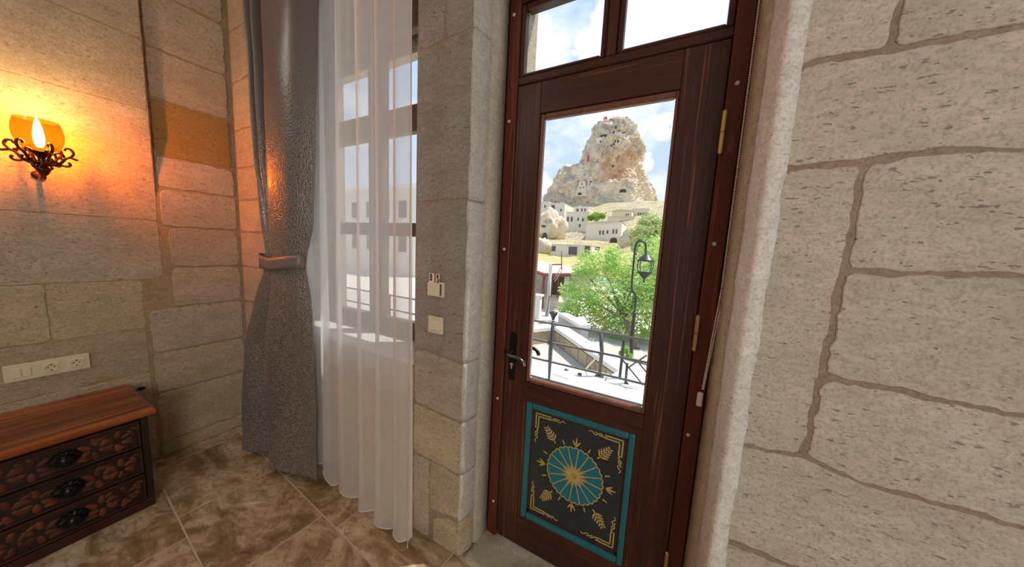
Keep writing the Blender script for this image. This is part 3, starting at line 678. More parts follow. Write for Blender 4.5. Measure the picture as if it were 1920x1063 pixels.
for k in range(4):     # three-pointed tufts on the axes
    a = math.pi/2*k; ps = []
    for da, l in ((-.55, .034), (0, .044), (.55, .034)):
        s_ = Vector((.142, 0)); e = s_+Vector((l*math.cos(da), l*math.sin(da)))
        p, q = rot(s_, a), rot(e, a); ps.append(strip([(fc.x+p[0], fc.y+p[1]), (fc.x+(p[0]+q[0])/2, fc.y+(p[1]+q[1])/2), (fc.x+q[0], fc.y+q[1])], [.003, .008, .003], YG))
    part('tuft', join(*ps), 'gold_paint', par=pn)
for k in range(4):     # leaf sprigs on the diagonals
    a = math.radians((52, 128, 232, 308)[k]); ps = [strip([(fc.x+.158*math.cos(a), fc.y+.158*math.sin(a)), (fc.x+.238*math.cos(a), fc.y+.238*math.sin(a))], .006, YG)]
    for i in range(5):
        r = .172+.015*i; l = .034-.0045*i
        for s_ in (-1, 1):
            b0 = Vector((fc.x+r*math.cos(a), fc.y+r*math.sin(a))); e = b0+Vector((math.cos(a+s_*.85), math.sin(a+s_*.85)))*l
            ps.append(strip([tuple(b0), tuple((b0+e)/2), tuple(e)], [.004, .008, .004], YG))
    part('leaf_sprig', join(*ps), 'gold_paint', par=pn)
for sx in (-1, 1):
    for sz in (-1, 1):
        cx_, cz_ = (ix0+.020 if sx < 0 else ix1-.020), (iz0+.022 if sz < 0 else iz1-.022); ps = []
        for o, l in ((0, .075), (.013, .058)):
            p = (cx_-sx*o, cz_-sz*o); ps += [strip([(p[0]+sx*.0025, p[1]), (p[0]-sx*l, p[1])], .0055, YG), strip([p, (p[0], p[1]-sz*l)], .0055, YG)]
        for hor in (0, 1):
            cv = []
            for i in range(25):
                t = i/24; d = .006*math.sin(t*math.pi*4); l = .066+.078*t
                cv.append((cx_-sx*l, cz_-sz*(.006+d)) if hor else (cx_-sx*(.006+d), cz_-sz*(l+.006)))
            ps.append(strip(cv, [.0055-.002*i/24 for i in range(25)], YG))
            cv2 = []
            for i in range(9):
                t = i/8; d = .006*math.cos(t*math.pi); l = .088+.028*t
                cv2.append((cx_-sx*l, cz_-sz*(.006+d)) if hor else (cx_-sx*(.006+d), cz_-sz*(l+.006)))
            ps.append(strip(cv2, .0045, YG))
        part('corner_ornament', join(*ps), 'gold_paint', par=pn)

# bead chain of the blind, hanging at the right jamb
ch = thing('blind_bead_chain', 'white bead chain loop with a plastic weight hanging beside the door jamb', 'bead chain', (.165, 1.225, .99))
def beads(p0, p1, r=.0031, step=.0072):
    n = int((Vector(p1)-Vector(p0)).length/step); parts = [tube([p0, p1], .0008, 4)]
    bm = bmesh.new(); bmesh.ops.create_icosphere(bm, subdivisions=1, radius=r); v, f = from_bm(bm)
    for i in range(n+1):
        c = Vector(p0).lerp(Vector(p1), i/n); parts.append(([c+a for a in v], f))
    return join(*parts)
s1 = at_y((1423, 0), 1.232); s2 = at_y((1353, 540), 1.232); s3 = at_y((1316, 730), 1.232)
for k, dx in enumerate((0, .0105)):
    meta(obj('bead_strand', join(beads((s1.x+dx, 1.232+k*.002, 2.62), (s2.x+dx*.8, 1.23, s2.z)), beads((s2.x+dx*.8, 1.23, s2.z), (s3.x+dx*.3+.001, 1.228, s3.z+.004))), 'bead_plastic', ch), kind='stuff')
cw = at_y((1312, 748), 1.228)
obj('chain_weight', box(cw.x-.009, cw.x+.009, 1.222, 1.234, cw.z-.028, cw.z+.026, .005, 2), 'white_plastic', ch)

# ------------------------------------------------------------------ curtains
sec = [(3.02, [(-2.25, .99), (-2.18, .86), (-2.15, .99), (-2.07, .85), (-2.04, .99), (-1.97, .87), (-1.86, .83), (-1.70, .85), (-1.60, .94)]),
       (2.0, [(-2.225, .98), (-2.165, .87), (-2.14, .98), (-2.08, .86), (-2.05, .98), (-1.99, .87), (-1.92, .83), (-1.78, .855), (-1.68, .94)]),
       (1.62, [(-2.20, .94), (-2.15, .88), (-2.11, .94), (-2.07, .875), (-2.02, .93), (-1.99, .865), (-1.92, .835), (-1.80, .86), (-1.705, .93)]),
       (1.41, [(-2.145, .92), (-2.12, .88), (-2.09, .91), (-2.06, .87), (-2.02, .90), (-1.99, .855), (-1.92, .84), (-1.83, .86), (-1.75, .91)]),
       (1.22, [(-2.24, .93), (-2.20, .87), (-2.14, .89), (-2.09, .93), (-2.05, .92), (-2.03, .865), (-1.96, .84), (-1.83, .87), (-1.745, .93)]),
       (.85, [(-2.43, .93), (-2.39, .86), (-2.33, .86), (-2.23, .93), (-2.17, .95), (-2.15, .87), (-2.05, .85), (-1.86, .90), (-1.755, .94)]),
       (.06, [(-2.53, .91), (-2.485, .845), (-2.43, .85), (-2.27, .95), (-2.20, .97), (-2.175, .88), (-2.11, .86), (-1.88, .92), (-1.775, .945)])]
def drape_mesh(per=14, nz=150):
    rows = []; V, F_, UV = [], [], []
    cs = [(z, cr([(p[0], p[1], 0) for p in s], per)) for z, s in sec]; n = len(cs[0][1])
    zs2 = [s[0] for s in sec]
    for j in range(nz+1):
        z = 3.02+(0.06-3.02)*j/nz; k = 0
        while k < len(sec)-2 and z < zs2[k+1]: k += 1
        t = (zs2[k]-z)/(zs2[k]-zs2[k+1]); g = lambda q: cs[max(0, min(len(cs)-1, q))][1]
        for i in range(n):
            a, b, c, d = g(k-1)[i], g(k)[i], g(k+1)[i], g(k+2)[i]
            p = 0.5*((2*b)+(c-a)*t+(2*a-5*b+4*c-d)*t*t+(3*b-a-3*c+d)*t**3)
            u = i/(n-1); wob = .004*noise.noise(Vector((u*9, z*3, 2)))
            V.append(Vector((p.x+wob, p.y+wob*2, z+(.02*math.sin(u*9) if j == nz else 0)))); UV.append((u, z/3.0))
    for j in range(nz):
        for i in range(n-1): a = j*n+i; F_.append([a, a+1, a+n+1, a+n])
    return V, F_, UV
dr = thing('drape_curtain', 'grey satin drape with woven pattern, tied back beside the sheer curtain', 'curtain', (-2.0, .9, .06))
v, f, uv = drape_mesh(); o = obj('drape_cloth', (v, f), 'satin_drape', dr, True, uv)
sm = o.modifiers.new('thickness', 'SOLIDIFY'); sm.thickness = .003
V, F_ = [], []; NB = 48
for i in range(NB):
    a = 2*math.pi*i/NB; dz = .024*abs(math.cos(a))-.016+.006*math.cos(a)
    for j, h in enumerate((-.036, -.012, .014, .036)):
        k = 1+.006*(1 if j in (1, 2) else 0)
        V.append(Vector((-1.948+.209*k*math.cos(a), .882+(.062)*k*math.sin(a), 1.405+h+dz)))
for i in range(NB):
    for j in range(3): a, b = i*4+j, ((i+1) % NB)*4+j; F_.append([a, b, b+1, a+1])
tb = obj('tieback', (V, F_), 'satin_tie', dr, True); sm = tb.modifiers.new('thickness', 'SOLIDIFY'); sm.thickness = .004
sh = thing('sheer_curtain', 'long white sheer curtain hanging in folds in front of the window', 'curtain', (-1.5, .97, .06))
hem_px = [(-2.02, .14), (-1.86, .14), (-1.78, .13), (-1.69, .05), (-1.55, .09), (-1.43, .06), (-1.31, .08), (-1.21, .06), (-1.09, .045), (-1.0, .07), (-.985, .10)]
def hemz(x):
    for i in range(len(hem_px)-1):
        a, b = hem_px[i], hem_px[i+1]
        if a[0] <= x <= b[0]: return a[1]+(b[1]-a[1])*(x-a[0])/(b[0]-a[0])
    return .08
def sheer_pt(u, v):
    """u along the width 0..1, v from the rail 0 to the hem 1"""
    xt, xb = -1.90+.90*u, -1.955+.985*u
    x = xt+(xb-xt)*v
    ph = u*2*math.pi*6.6+1.5*math.sin(u*6.0+.6)+1.0*noise.noise(Vector((u*4, v*1.1, 7)))
    amp = (.015+.021*v)*(0.9+.7*noise.noise(Vector((u*5, 3, v*.8))))
    fine = (1-.6*v)*.004*math.sin(u*2*math.pi*19+2*math.sin(u*11)+v*1.5)
    y = 1.018-.058*u+amp*math.sin(ph)+fine+.004*math.sin(ph*2.3+1)
    x += amp*.75*math.cos(ph)
    zb = hemz(x); z = 3.02+(zb-3.02)*v
    return Vector((x, y, z))
NU, NV = 420, 70
V = [sheer_pt(i/NU, j/NV) for j in range(NV+1) for i in range(NU+1)]
F_ = [[j*(NU+1)+i, j*(NU+1)+i+1, (j+1)*(NU+1)+i+1, (j+1)*(NU+1)+i] for j in range(NV) for i in range(NU)]
obj('sheer_cloth', (V, F_), 'sheer_cloth', sh, True)
obj('sheer_hem', tube([sheer_pt(i/NU, 1.0) for i in range(0, NU+1, 2)], .0022, 5), 'sheer_hem', sh, True)
rod = thing('curtain_rod', 'dark curtain rod above the window carrying drape and sheer', 'curtain rod', (-1.75, .93, 3.02))
obj('rod', tube([(-2.5, .93, 3.04), (-.95, .93, 3.04)], .014, 12), 'bronze', rod, True)
for x in (-2.45, -1.0): obj('rod_bracket', tube([(x, 1.07, 3.04), (x, .93, 3.04)], .008, 8), 'bronze', rod)

# ------------------------------------------------------------------ wall fittings
sp = thing('switch_socket_panel', 'long cream plate with two switches and two sockets above the chest', 'socket panel', (XL, .21, .73))
XP = XL+.006
obj('plate', box(XP-.004, XP+.009, .079, .338, .728, .818, .004, 2), 'cream_plastic', sp)
def frame_yz(y0, y1, z0, z1, w_, x): return join(box(x-.002, x+.0012, y0, y1, z0, z0+w_), box(x-.002, x+.0012, y0, y1, z1-w_, z1), box(x-.002, x+.0012, y0, y0+w_, z0, z1), box(x-.002, x+.0012, y1-w_, y1, z0, z1))
for y0 in (.1015, .1295): obj('rocker', box(XP+.008, XP+.0125, y0, y0+.0265, .7475, .7985, .002), 'cream_plastic_rocker', sp)
for yc in (.213, .292):
    s_ = obj('socket', join(box(XP+.008, XP+.011, yc-.0275, yc+.0275, .7455, .8005, .002), ), 'cream_plastic_rocker', sp)
    obj('socket_rim', lathe((XP+.011, yc, .773), [(.0222, -.001), (.0215, .0035), (.0192, .0035), (.0185, -.0005)], 28, 'X'), 'cream_plastic', s_)
    obj('socket_well', lathe((XP+.011, yc, .773), [(.0183, -.001), (.0183, .0004)], 28, 'X'), 'cream_plastic', s_)
    for dy, dz in ((-.0095, .002), (.0095, .002), (0, -.0145)): obj('hole', lathe((XP+.0112, yc+dy, .773+dz), [(.0034, 0), (.0034, .0008)], 10, 'X'), 'dark_hole', s_)
    obj('earth_clip', box(XP+.011, XP+.013, yc-.003, yc+.003, .785, .791), 'dark_hole', s_)
YS = YW-.007
ks = thing('key_card_switch', 'cream key card holder on the pier between curtain and door', 'wall switch', (-.951, YS, 1.30))
obj('plate', box(-.996, -.906, YS-.010, YS+.004, 1.303, 1.374, .004, 2), 'cream_plastic', ks)
obj('card_slot_cover', box(-.994, -.926, YS-.022, YS-.009, 1.308, 1.371, .004, 2), 'cream_plastic_rocker', ks)
obj('slot_edge', box(-.925, -.917, YS-.0115, YS-.009, 1.312, 1.365, .001), 'dark_hole', ks)
kc = thing('key_card', 'white key card with an orange stripe stuck in the card holder', 'card', (-.957, YS-.015, 1.36))
obj('card', box(-.988, -.925, YS-.0165, YS-.0155, 1.33, 1.413), 'card_white', kc)
obj('stripe', box(-.956, -.944, YS-.0172, YS-.0165, 1.366, 1.413), 'card_orange', kc)
obj('print', join(*[box(-.983+.0, -.973, YS-.0172, YS-.0165, z, z+.009) for z in (1.378, 1.390, 1.401)], box(-.975, -.969, YS-.0172, YS-.0165, 1.378, 1.410)), 'card_navy', kc)
obj('emblem', join(box(-.938, -.928, YS-.0172, YS-.0165, 1.366, 1.380), box(-.940, -.930, YS-.0172, YS-.0165, 1.392, 1.410), box(-.936, -.926, YS-.0172, YS-.0165, 1.381, 1.390)), 'card_navy', kc)
ls = thing('light_switch', 'cream rocker light switch below the key card holder', 'wall switch', (-.952, YS, 1.12))
obj('plate', box(-.997, -.908, YS-.011, YS+.004, 1.126, 1.209, .005, 2), 'cream_plastic', ls)
obj('inner_frame', box(-.984, -.921, YS-.0135, YS-.010, 1.139, 1.197, .002), 'cream_plastic', ls)
obj('rocker', box(-.979, -.926, YS-.017, YS-.012, 1.1435, 1.1925, .003), 'cream_plastic_rocker', ls)
pg = at_x((263, 729), XL+.02)
cp = thing('cable_plug', 'small black plug with cable beside the chest', 'plug', pg)
obj('plug_body', tube([(XL+.002, pg.y+.0, pg.z), (XL+.022, pg.y+.004, pg.z+.002), (XL+.038, pg.y+.012, pg.z+.007)], [.009, .012, .007], 10), 'black_gloss', cp, True)
obj('cable', tube(cr([(XL+.01, pg.y, pg.z), (XL+.012, pg.y-.03, pg.z-.03), (XL+.01, pg.y-.05, pg.z-.15), (XL+.01, pg.y-.05, .01)], 6), .003, 6), 'black_gloss', cp, True)

# ------------------------------------------------------------------ sconce
SX, SY = XL+.172, .2535
sc = thing('wall_sconce', 'bronze scrollwork wall lamp with a glowing flame bulb in an amber glass', 'wall lamp', (SX, SY, 1.77))
obj('finial', lathe((SX, SY, 1.772), [(.001, 0), (.009, .005), (.006, .013), (.014, .022), (.022, .040), (.026, .049), (.012, .053), (.011, .062), (.015, .068), (.010, .076), (.014, .084), (.010, .094), (.013, .102), (.022, .112), (.036, .122), (.041, .127), (.036, .128), (.012, .126)], 22), 'bronze', sc, True)
obj('wall_plate', lathe((XL+.005, SY, 1.80), [(.022, 0), (.022, .006), (.016, .012), (.010, .016)], 22, 'X'), 'bronze', sc, True)
obj('arm', tube(cr([(XL+.015, SY, 1.80), (XL+.06, SY, 1.775), (XL+.13, SY, 1.79), (SX, SY, 1.83)], 6), .007, 8), 'bronze', sc, True)
def scroll(ang, s=1.0):
    ca_, sa_ = math.cos(ang), math.sin(ang); parts = []
    def P(r, z): return (SX+r*ca_, SY+r*sa_, z)
    arm1 = [P(.012, 1.845), P(.03, 1.842), P(.052, 1.858), P(.066, 1.882), P(.080, 1.893), P(.092, 1.912), P(.086, 1.932), P(.072, 1.934), P(.066, 1.922)]
    arm2 = [P(.038, 1.862), P(.055, 1.848), P(.072, 1.846), P(.080, 1.856), P(.075, 1.866)]
    arm3 = [P(.066, 1.882), P(.060, 1.902), P(.048, 1.905), P(.034, 1.897)]
    leaf = [P(.08, 1.893), P(.095, 1.886), P(.104, 1.884)]
    for a, r in ((arm1, .0058), (arm2, .0052), (arm3, .0048), (leaf, .0054)): parts.append(tube(cr(a, 5), r, 7))
    return join(*parts)
for k in range(6): obj('scroll', scroll(math.radians(15+60*k)), 'bronze', sc, True)
for k in range(6):
    a = math.radians(45+60*k); pts = [(SX+r*math.cos(a), SY+r*math.sin(a), z) for r, z in ((.010, 1.842), (.018, 1.826), (.027, 1.823), (.030, 1.832), (.024, 1.836))]
    obj('leaf_curl', tube(cr(pts, 4), .003, 6), 'bronze', sc, True)
obj('candle_cup', lathe((SX, SY, 1.892), [(.013, 0), (.015, .006), (.013, .012), (.012, .026), (.010, .027)], 16), 'bronze', sc, True)
bl = lathe((SX, SY, 1.918), [(.007, 0), (.0135, .018), (.0165, .040), (.0155, .064), (.0125, .090), (.008, .115), (.003, .136), (.001, .146)], 18)
obj('flame_bulb', bl, 'bulb_glow', sc, True)
shd = obj('glass_shade', (lambda vf: (vf[0], vf[1][:-2]))(lathe((SX, SY, 1.898), [(.028, 0), (.046, .008), (.062, .030), (.071, .062), (.073, .092), (.069, .124), (.062, .150)], 32)), 'amber_glass', sc, True)

# ------------------------------------------------------------------ chest of drawers
XF = -2.45; CY0, CY1 = -.085, .437
nt = thing('chest_of_drawers', 'small carved wooden chest with three drawers below the socket panel', 'chest', (-2.69, .18, 0))
obj('carcass', box(-2.935, XF-.012, CY0, CY1, 0.0, .528, .003), 'chest_side', nt)
obj('corner_post', box(XF-.03, XF, CY1-.026, CY1+.002, 0, .528, .003), 'chest_dark', nt); obj('corner_post', box(XF-.03, XF, CY0-.002, CY0+.026, 0, .528, .003), 'chest_dark', nt)
obj('plinth', box(XF-.03, XF+.004, CY0, CY1, 0, .050, .004), 'chest_side', nt)
tp = [(0, .532), (.012, .532), (.022, .540), (.026, .552), (.024, .566), (.012, .576)]
V = []
for e, z in tp: V += [Vector((XF-.006+e, CY0-.006-e, z)), Vector((XF-.006+e, CY1+.006+e, z)), Vector((-2.94, CY1+.006+e, z)), Vector((-2.94, CY0-.006-e, z))]
F_ = [[0, 3, 2, 1], [4*(len(tp)-1)+k for k in range(4)]]+[[4*i+k, 4*i+(k+1) % 4, 4*i+4+(k+1) % 4, 4*i+4+k] for i in range(len(tp)-1) for k in range(4)]
obj('top_board', (V, F_), 'chest_top', nt)
def oval(c, ry, rz, h, ang, n=12):
    V = []; ca_, sa_ = math.cos(ang), math.sin(ang)
    for s_, hh in ((1.0, 0), (.82, .65), (.45, .95)):
        for k in range(n):
            a = 2*math.pi*k/n; y, z = ry*s_*math.cos(a), rz*s_*math.sin(a); V.append(Vector((c[0]+h*hh, c[1]+y*ca_-z*sa_, c[2]+y*sa_+z*ca_)))
    V.append(Vector((c[0]+h, c[1], c[2])))
    F_ = [[i*n+k, i*n+(k+1) % n, (i+1)*n+(k+1) % n, (i+1)*n+k] for i in range(2) for k in range(n)]+[[2*n+k, 2*n+(k+1) % n, 3*n] for k in range(n)]
    return V, F_
for di, (z0, z1) in enumerate(((.374, .524), (.217, .368), (.057, .211))):
    d = obj('drawer', box(XF-.02, XF+.002, CY0+.026, CY1-.026, z0, z1, .003), 'chest_dark', nt)
    yc, zc = .180, (z0+z1)/2
    y0, y1 = CY0+.028, CY1-.028
    obj('drawer_moulding', join(box(XF, XF+.010, y0, y1, z1-.014, z1-.004, .003), box(XF, XF+.007, y0, y1, z1-.024, z1-.017, .002), box(XF, XF+.010, y0, y1, z0+.003, z0+.012, .003),
        box(XF, XF+.010, y0, y0+.010, z0+.012, z1-.014, .003), box(XF, XF+.010, y1-.010, y1, z0+.012, z1-.014, .003)), 'chest_side', d)
    ovs = []; rnd = random.Random(di)
    for s_ in (-1, 1):
        for cxo in (.085, .155, .212):
            n = 6 if cxo < .2 else 4
            for k in range(n):
                a = 2*math.pi*k/n+.5; rr_ = .028 if cxo < .2 else .02
                p = (XF+.002, yc+s_*cxo+rr_*1.25*math.cos(a), zc-.006+rr_*1.3*math.sin(a))
                if y0+.02 < p[1] < y1-.02: ovs.append(oval(p, .023, .0125, .004, a+rnd.uniform(-.3, .3)))
        for k in range(4):
            p = (XF+.002, yc+s_*(.05+.055*k), zc+(.036 if k % 2 else -.045)); ovs.append(oval(p, .020, .009, .004, rnd.uniform(-.6, .6)))
    obj('carved_leaves', join(*ovs), 'chest_carve', d, True)
    st_ = []
    for k in range(28):
        a = 2*math.pi*k/28; r = .047 if k % 2 == 0 else .038; st_.append((yc+r*math.cos(a)*1.05, zc+r*math.sin(a)*.86))
    n = len(st_); V = [Vector((XF+.002, p[0], p[1])) for p in st_]+[Vector((XF+.012, yc+(p[0]-yc)*.92, zc+(p[1]-zc)*.92)) for p in st_]+[Vector((XF+.020, yc+(p[0]-yc)*.5, zc+(p[1]-zc)*.5)) for p in st_]
    F_ = [[r*n+k, r*n+(k+1) % n, (r+1)*n+(k+1) % n, (r+1)*n+k] for r in range(2) for k in range(n)]+[[2*n+k for k in range(n)]]
    ro = obj('rosette', (V, F_), 'black_gloss', d)
    obj('knob', lathe((XF+.018, yc, zc), [(.014, 0), (.014, .006), (.026, .012), (.030, .020), (.026, .029), (.014, .036), (.002, .038)], 20, 'X'), 'black_gloss', d, True)

# ------------------------------------------------------------------ terrace and railing outside
def tri_fan(n): return [list(range(n))]
def slab(name, pts, z1, z0, m, label, cat):
    n = len(pts); V = [Vector((p[0], p[1], z1)) for p in pts]+[Vector((p[0], p[1], z0)) for p in pts]
    F_ = [list(range(n)), [n+i for i in range(n)][::-1]]+[[i, n+i, n+(i+1) % n, (i+1) % n] for i in range(n)]
    return meta(obj(name, (V, F_), m), label, cat, kind='structure')
p = [at_z(q, 0) for q in ((1031, 677), (1145, 702), (1132, 711), (1152, 745))]
slab('terrace', [(-5.5, YO), (at_z((1152, 745), 0).x, YO), (p[3].x, p[3].y), (p[2].x, p[2].y), (p[1].x-.01, p[1].y), (p[0].x, p[0].y), (-1.62, 3.25), (-5.5, 3.25)], 0.0, -.25, 'terrace_white', 'white plastered balcony terrace outside the door', 'terrace')
q1, q2 = at_z((1147, 702), -.02), at_z((1213, 667), -.02)
ge = at_z((1158, 747), 0)
slab('terrace_stair', [(ge.x, YO), (3.5, YO), (3.5, 6.2), (q2.x+.9, q2.y+1.6), (q2.x, q2.y), (q1.x, q1.y), (at_z((1136, 711), 0).x, at_z((1136, 711), 0).y)], -.02, -.3, 'coping_white', 'white slab beside the terrace, split off by a dark gap', 'terrace')
RY = 3.0; rl = thing('balcony_railing', 'grey metal balcony railing with four thin rails outside the door', 'railing', (-2.0, RY, 0))
for z in (.762, .55, .335, .122): obj('rail', tube([(-5.0, RY, z+.008), (-.02, RY, z-.010)], .0125, 8), 'railing_grey', rl, True)
for x in (-4.9, -4.3, -3.6, -3.0, -2.35, -1.68, -1.048):
    obj('post', tube([(x, RY, 0), (x, RY, .12), (x-.006, RY, .44), (x, RY, .77)], [.016, .014, .024, .018], 8), 'railing_grey', rl, True)
f1 = at_z((1124, 705), 0); t1 = at_y((1126, 621), f1.y)
bp = thing('baluster_post', 'single grey post on a foot plate with a pale diagonal brace on the terrace', 'post', (f1.x, f1.y, 0))
obj('post', tube([(f1.x, f1.y, 0), (f1.x, f1.y, .15), (f1.x+.003, f1.y, t1.z*.55), (t1.x, f1.y, t1.z)], [.022, .022, .026, .022], 8), 'railing_grey', bp, True)
obj('foot_plate', box(f1.x-.05, f1.x+.05, f1.y-.05, f1.y+.05, 0, .012), 'railing_grey', bp)
b0, b1 = at_z((1098, 692), .01), at_y((1124, 664), f1.y)
obj('brace', tube([b0, b1], .010, 6), 'screw_cap', bp)
hp_ = [at_z(q, .003) for q in ((1034, 700), (1066, 712), (1089, 703), (1056, 692))]
hv = thing('roof_hatch', 'thin square hatch plate lying on the white terrace behind the railing', 'hatch', (hp_[0].x, hp_[0].y, 0))
n = 4; c = sum(hp_, Vector())/4
obj('hatch_plate', ([Vector((q.x, q.y, .0)) for q in hp_]+[Vector((q.x, q.y, .012)) for q in hp_], [[4, 5, 6, 7]]+[[i, (i+1) % 4, 4+(i+1) % 4, 4+i] for i in range(4)]), 'terrace_white', hv)
for i in (1, 2): 
    q = at_z(((1062, 694), (1087, 702))[i-1], .012); obj('hatch_knob', lathe((q.x, q.y, .012), [(.03, 0), (.03, .01), (.012, .02)], 10), 'railing_grey', hv)
srl = thing('stair_railing', 'grey railing with crossed diagonal bars beside the terrace slab', 'railing', (-.33, 3.73, -.02))
D3 = 3.73
s0 = at_y((1173, 717), D3); s0.z = -.02; s1_ = at_y((1176, 681), D3)
obj('post', tube([s0, s1_], .016, 8), 'railing_grey', srl, True)
u0 = at_y((1162, 707), D3+.12); u0.z = -.02
obj('post', tube(cr([u0, at_y((1166, 672), D3+.12), at_y((1170, 637), D3+.12)], 4), .018, 8), 'lamp_iron', srl, True)
for a, b_ in (((1165, 672), (1206, 722)), ((1174, 715), (1204, 755)), ((1175, 691), (1213, 666)), ((1195, 677), (1213, 699)), ((1168, 672), (1213, 684))):
    obj('bar', tube([at_y(a, D3), at_y(b_, D3-.02)], .010, 6), 'railing_grey', srl, True)

# ------------------------------------------------------------------ street level
slab('street', [(-60, 3.4), (6, 3.4), (6, 12.5), (-60, 12.5)], -1.78, -3.0, 'street_grey', 'grey street below the terrace', 'street')
cA, cB, cC = at_z((1041, 612), -1.2), at_z((1124, 658), -1.2), at_z((1164, 695), -1.2)
# retaining wall between street and plaza with block facing and coping
wd = (cC-cA); wd.z = 0; wl_ = wd.length; wdn = wd.normalized(); wn = Vector((wdn.y, -wdn.x, 0))
if wn.y > 0: wn = -wn
rw = thing('street_wall', 'low retaining wall of tan blocks under a white coping, below the terrace', 'wall', (cA.x, cA.y, -1.78), kind='structure')
def obox(o0, u, L, n_, d, z0, z1, pad=0.0):
    a = [o0-u*pad+n_*pad, o0+u*(L+pad)+n_*pad, o0+u*(L+pad)-n_*(d+pad), o0-u*pad-n_*(d+pad)]
    V = [Vector((q.x, q.y, z0)) for q in a]+[Vector((q.x, q.y, z1)) for q in a]
    return V, [[0, 3, 2, 1], [4, 5, 6, 7]]+[[i, (i+1) % 4, 4+(i+1) % 4, 4+i] for i in range(4)]
obj('wall_core', obox(cA, wdn, wl_, wn, .35, -1.9, -1.32), 'mortar', rw)
obj('coping', obox(cA, wdn, wl_, wn, .38, -1.32, -1.2, .05), 'coping_white', rw)
for r in range(1):
    x = 0.0
    while x < wl_-.05:
        L = min(.42+.1*random.random()-(.15 if x == 0 and r % 2 else 0), wl_-x); z0 = -1.76+.42*r
        obj('block', obox(cA+wdn*(x+.015)+wn*.03, wdn, L-.03, wn, .06, z0, z0+.39), 'block_tan', rw); x += L
cL = at_z((1003, 616), -1.2); w2 = (cL-cA); w2.z = 0; L2 = w2.length; w2n = w2.normalized(); n2 = Vector((w2n.y, -w2n.x, 0)); n2 = n2 if n2.y < 0 else -n2
obj('wall_core', obox(cA, w2n, L2+6, n2, .35, -1.9, -1.32), 'block_tan', rw); obj('coping', obox(cA, w2n, L2+6, n2, .38, -1.32, -1.2, .05), 'coping_white', rw)
slab('plaza', [(cC.x+.3, cC.y+.0), (9, cC.y+.0), (9, 32), (-60, 32), (-60, cA.y+.4), (cA.x, cA.y+.4)], -1.8, -2.4, 'plaza_pave', 'light paved square behind the low street wall', 'plaza')
bc = thing('stone_bench', 'pale stone bench block behind the street wall coping', 'bench', at_z((1070, 625), -1.8))
a_, b_ = at_y((1046, 606), 11.5), at_y((1087, 630), 10.1); ud = (b_-a_); ud.z = 0; un = ud.normalized(); nn = Vector((un.y, -un.x, 0)); nn = nn if nn.y < 0 else -nn
obj('bench_seat', obox(a_, un, ud.length, nn, .4, -1.12, -1.0), 'coping_white', bc); obj('bench_block', obox(a_, un, ud.length, nn, .32, -1.8, -1.12), 'street_grey', bc)

# street lamp
LB = at_z((1180, 668), -1.8); LY = LB.y
def LP(px, py): return at_y((px, py), LY)
sl = thing('street_lamp', 'black iron street lamp with a crook and hanging globe lantern before the tree', 'street lamp', (LB.x, LY, -1.8))
obj('pole', tube([(LP(1184, 660).x, LY, -1.8), LP(1184, 640), LP(1189, 590), LP(1189.5, 586)], [.07, .055, .05, .05], 10), 'lamp_iron', sl, True)
obj('crook', tube(cr([LP(1189.5, 586), LP(1192, 555), LP(1184.5, 542), LP(1187, 505), LP(1191, 464), LP(1196, 454), LP(1202, 451.5), LP(1209, 456), LP(1211, 464), LP(1210.5, 477)], 6), .030, 8), 'lamp_iron', sl, True)
obj('collar', lathe(LP(1189.5, 587)-Vector((0, 0, .05)), [(.06, 0), (.085, .04), (.06, .08)], 12), 'lamp_iron', sl, True)
obj('scroll', join(tube(cr([LP(1186, 543), LP(1180, 540), LP(1176, 543), LP(1179, 545)], 5), .015, 6), tube(cr([LP(1186, 544), LP(1180, 552), LP(1177, 562)], 5), .015, 6)), 'lamp_iron', sl, True)
lc = LP(1210, 500); k = (LP(1210, 490)-LP(1210, 510)).length/20
lant = obj('lantern_globe', lathe(lc, [(10*k, -12*k), (15*k, -6*k), (16*k, 0), (15*k, 6*k), (13.5*k, 11*k)], 20), 'window_glass', sl, True)
obj('lantern_cap', lathe(lc, [(15.5*k, 10*k), (14*k, 13*k), (13*k, 13.5*k), (11*k, 17*k), (10*k, 17.5*k), (6*k, 21.5*k), (1.5*k, 24*k)], 20), 'lamp_iron', sl, True)
obj('lantern_base', lathe(lc, [(1.2*k, -30*k), (2*k, -28*k), (1.2*k, -24*k), (4*k, -21*k), (7*k, -18*k), (8*k, -16*k), (13*k, -11.5*k), (14*k, -10*k)], 20), 'lamp_iron', sl, True)
[obj('lantern_rib', tube(cr([lc+Vector((math.cos(a)*r*k, math.sin(a)*r*k, z*k)) for r, z in ((13, -11), (16, -3), (16.5, 3), (15, 10))], 4), .9*k, 6), 'lamp_iron', sl, True) for a in [math.radians(40+90*i) for i in range(4)]]
ll = thing('low_lamp_post', 'short dark lamp post with a flared head behind the railing', 'lamp post', at_z((1037, 640), -1.8))
qy = 10.6; obj('head', lathe(at_y((1037, 600), qy), [(.05, 0), (.07, .10), (.16, .26), (.17, .30), (.05, .34)], 10), 'lamp_iron', ll, True)
qb = at_y((1037, 602), qy); obj('pole', tube([(qb.x, qy, -1.8), qb], .045, 8), 'lamp_iron', ll, True)
